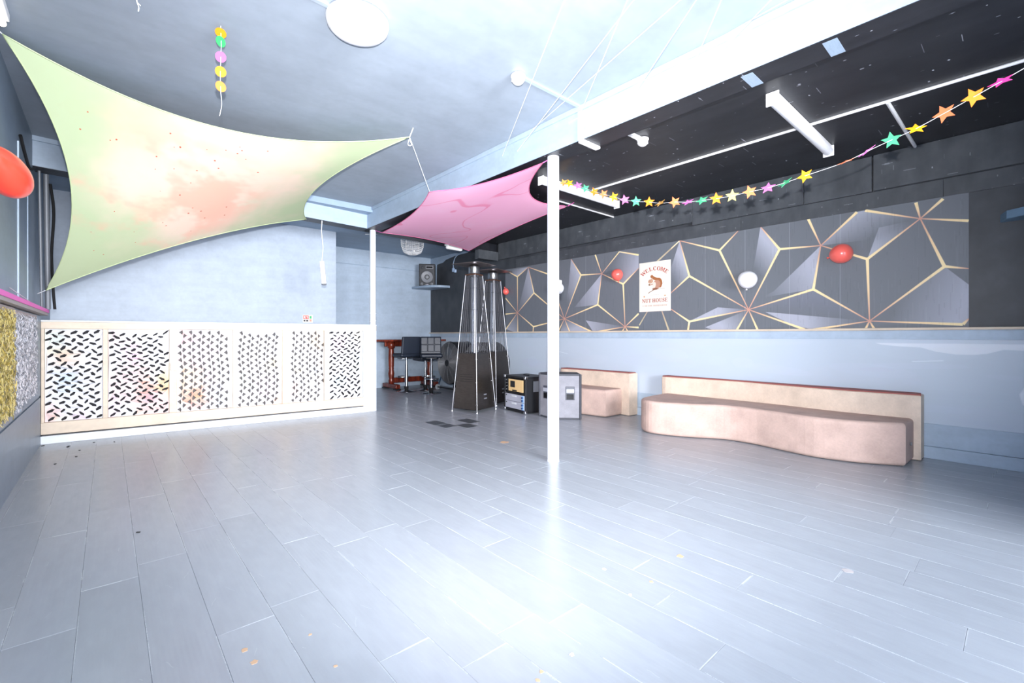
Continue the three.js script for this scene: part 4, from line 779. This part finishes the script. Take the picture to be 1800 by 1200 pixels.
// ---------------------------------------------------------------- amplifier rack and speaker cabinet
const plan = (lat, t) => [t * SN + lat * CS, -t * CS + lat * SN];
{
  const BL = plan(-0.124, 7.1), FR = plan(0.199, 6.62), dx = FR[0] - BL[0], dz = FR[1] - BL[1], w = Math.hypot(dx, dz), turn = Math.atan2(-dz, dx), D = 0.44;
  const o = thing('amplifier_rack', 'black amplifier rack with gold screen unit above silver units', 'amplifier', [(BL[0] + FR[0]) / 2, 0, (BL[1] + FR[1]) / 2], turn);   // front face at local z = 0
  part('case', [rbox(w, 0.03, D, 0.006, 0, 0.03, -D / 2), rbox(w, 0.03, D, 0.006, 0, 0.53, -D / 2), rbox(0.03, 0.52, D, 0.006, -w / 2 + 0.015, 0.28, -D / 2), rbox(0.03, 0.52, D, 0.006, w / 2 - 0.015, 0.28, -D / 2), box(w - 0.04, 0.5, 0.02, 0, 0.28, -D + 0.03), box(w - 0.04, 0.02, D - 0.06, 0, 0.285, -D / 2)], M.dark, o);
  part('side_grille', rbox(0.004, 0.16, 0.22, 0.002, w / 2 + 0.001, 0.4, -0.25), mat(0x767b84, 0.5, 0.3), o);
  part('corner_cap', [[-1, 0.03], [1, 0.03], [-1, 0.53], [1, 0.53]].map(([e, y]) => rbox(0.05, 0.045, 0.05, 0.012, e * (w / 2 - 0.018), y, -0.012)), M.chrome, o);
  part('foot', [[-1, -0.06], [1, -0.06], [-1, -D + 0.06], [1, -D + 0.06]].map(([e, z]) => new THREE.CylinderGeometry(0.02, 0.02, 0.018, 12).translate(e * (w / 2 - 0.06), 0.009, z)), M.rubber, o);
  part('handle', rbox(0.13, 0.012, 0.03, 0.005, 0, 0.551, -D / 2), M.dark, o);
  const u1 = part('screen_unit', rbox(w - 0.07, 0.215, 0.02, 0.004, 0, 0.402, -0.016), M.darkGloss, o);
  part('gold_panel', rbox(w - 0.19, 0.18, 0.006, 0.002, 0.03, 0.402, -0.004), mat(0xe6c48c, 0.4), u1);
  part('dark_label', rbox(0.12, 0.095, 0.003, 0.001, -0.05, 0.42, 0.0), M.dark, u1); part('slot', rbox(0.12, 0.02, 0.004, 0.001, 0.0, 0.325, 0.0), M.dark, u1);
  for (let k = 0; k < 4; k++) part('jack', new THREE.CylinderGeometry(0.011, 0.011, 0.014, 12).rotateX(Math.PI / 2).translate(-w / 2 + 0.06, 0.33 + k * 0.048, -0.004), M.chrome, u1);
  for (const y of [0.105, 0.215]) {
    const u = part('silver_unit', rbox(w - 0.07, 0.105, 0.022, 0.004, 0, y, -0.014), mat(0xc3c6d4, 0.4, 0.3), o);
    part('badge', [rbox(0.12, 0.022, 0.003, 0.001, -0.02, y + 0.025, -0.002)], M.white, u); part('trim', rbox(0.05, 0.1, 0.003, 0.001, w / 2 - 0.08, y, -0.002), mat(0x9fc8f2, 0.4), u);
    for (const q of [-0.022, 0.022]) part('knob', new THREE.CylinderGeometry(0.014, 0.016, 0.022, 16).rotateX(Math.PI / 2).translate(w / 2 - 0.08, y + q, 0.008), mat(0x2c4a78, 0.4), u);
    part('screw', new THREE.CylinderGeometry(0.01, 0.01, 0.006, 10).rotateX(Math.PI / 2).translate(-w / 2 + 0.07, y + 0.03, 0), M.dark, u);
  }
}
{
  const P = [[0.563, 6.26], [0.935, 6.235], [0.93, 6.55], [0.6, 6.66], [0.4, 6.525]].map(p => plan(...p)), c = [P.reduce((s, p) => s + p[0], 0) / 5, P.reduce((s, p) => s + p[1], 0) / 5];
  const loc = P.map(p => [p[0] - c[0], p[1] - c[1]]), grow = k => loc.map(p => [p[0] * k, p[1] * k]);
  const o = thing('speaker_cabinet', 'grey carpeted speaker cabinet with a side handle behind the lone post', 'speaker', [c[0], 0, c[1]]);
  const felt = std({ color: 0x9a9ca6, roughness: 0.75, map: suedeMap });
  part('cabinet', metreUV(prism(loc, 0.02, 0.61, 0.01, 2), 0.6), felt, o);
  part('top_edge', prism(grow(1.02), 0.6, 0.628, 0.006, 2), mat(0x3a3d45, 0.6), o);
  part('base_edge', prism(grow(1.012), 0.0, 0.022, 0.004, 2), mat(0x3a3d45, 0.6), o);
  part('corner_edge', [1, 4].map(i => rod(V(loc[i][0] * 1.01, 0.01, loc[i][1] * 1.01), V(loc[i][0] * 1.01, 0.62, loc[i][1] * 1.01), 0.016)), mat(0x3a3d45, 0.6), o);
  // recessed handle on the face towards the camera
  const face = (i, j, f) => { const a = loc[i], b = loc[j], m = [lerp(a[0], b[0], f), lerp(a[1], b[1], f)], t = Math.atan2(-(b[1] - a[1]), b[0] - a[0]); return [m, t]; };
  for (const [i, j, f] of [[0, 1, 0.63], [4, 0, 0.5]]) {
    const [m, t] = face(i, j, f), h = new THREE.Matrix4().makeTranslation(m[0], 0, m[1]).multiply(new THREE.Matrix4().makeRotationY(t));
    part('handle_cup', [rbox(0.125, 0.185, 0.012, 0.012, 0, 0.36, 0.003)].map(g => g.applyMatrix4(h)), mat(0x4a4e58, 0.4), o);
    part('handle_recess', [rbox(0.1, 0.075, 0.008, 0.006, 0, 0.315, 0.008)].map(g => g.applyMatrix4(h)), M.darkGloss, o);
    part('handle_grip', [rbox(0.11, 0.055, 0.018, 0.008, 0, 0.395, 0.012)].map(g => g.applyMatrix4(h)), mat(0xa9adb8, 0.35), o);
  }
}

// ---------------------------------------------------------------- stains and litter on the floor
{
  seed = 5;
  const spot = (u, v, r, col) => { const p = onY(u, v, 0.0006), pts = []; for (let k = 0; k < 14; k++) { const a = k / 14 * 6.283, q = r * rr(0.6, 1.0); pts.push([p.x + q * Math.cos(a), p.z + q * Math.sin(a)]); } return part('paint_stain', prism(pts, 0.0002, 0.0009), col, floor); };
  const orange = mat(0xcaa888, 0.5), pale = mat(0xb6b2b2, 0.5);
  for (const [u, v, r] of [[887, 777, 0.06], [1195, 977, 0.022], [430, 1142, 0.014], [447, 1163, 0.015], [545, 1115, 0.008], [590, 1170, 0.008], [952, 1180, 0.01], [945, 1195, 0.01], [1145, 1022, 0.012]]) spot(u, v, r, orange);
  for (const [u, v, r] of [[1062, 1000, 0.014], [1108, 1045, 0.012], [1005, 1150, 0.012], [1490, 1003, 0.03]]) spot(u, v, r, pale);
  const dark = mat(0x2a2a2c, 0.8);
  [[75, 783], [119, 785], [121, 783.5], [140, 791], [134, 802], [97, 815], [165, 777], [201, 776], [231, 764], [243, 935]].forEach(([u, v], i) => { const p = onY(u, v, 0.003), m = part('debris', [rbox(rr(0.015, 0.04), 0.005, rr(0.008, 0.02), 0.002)], dark, floor); m.position.copy(p); m.rotation.y = rr(0, 3); });
}

renderer.render(scene, camera);
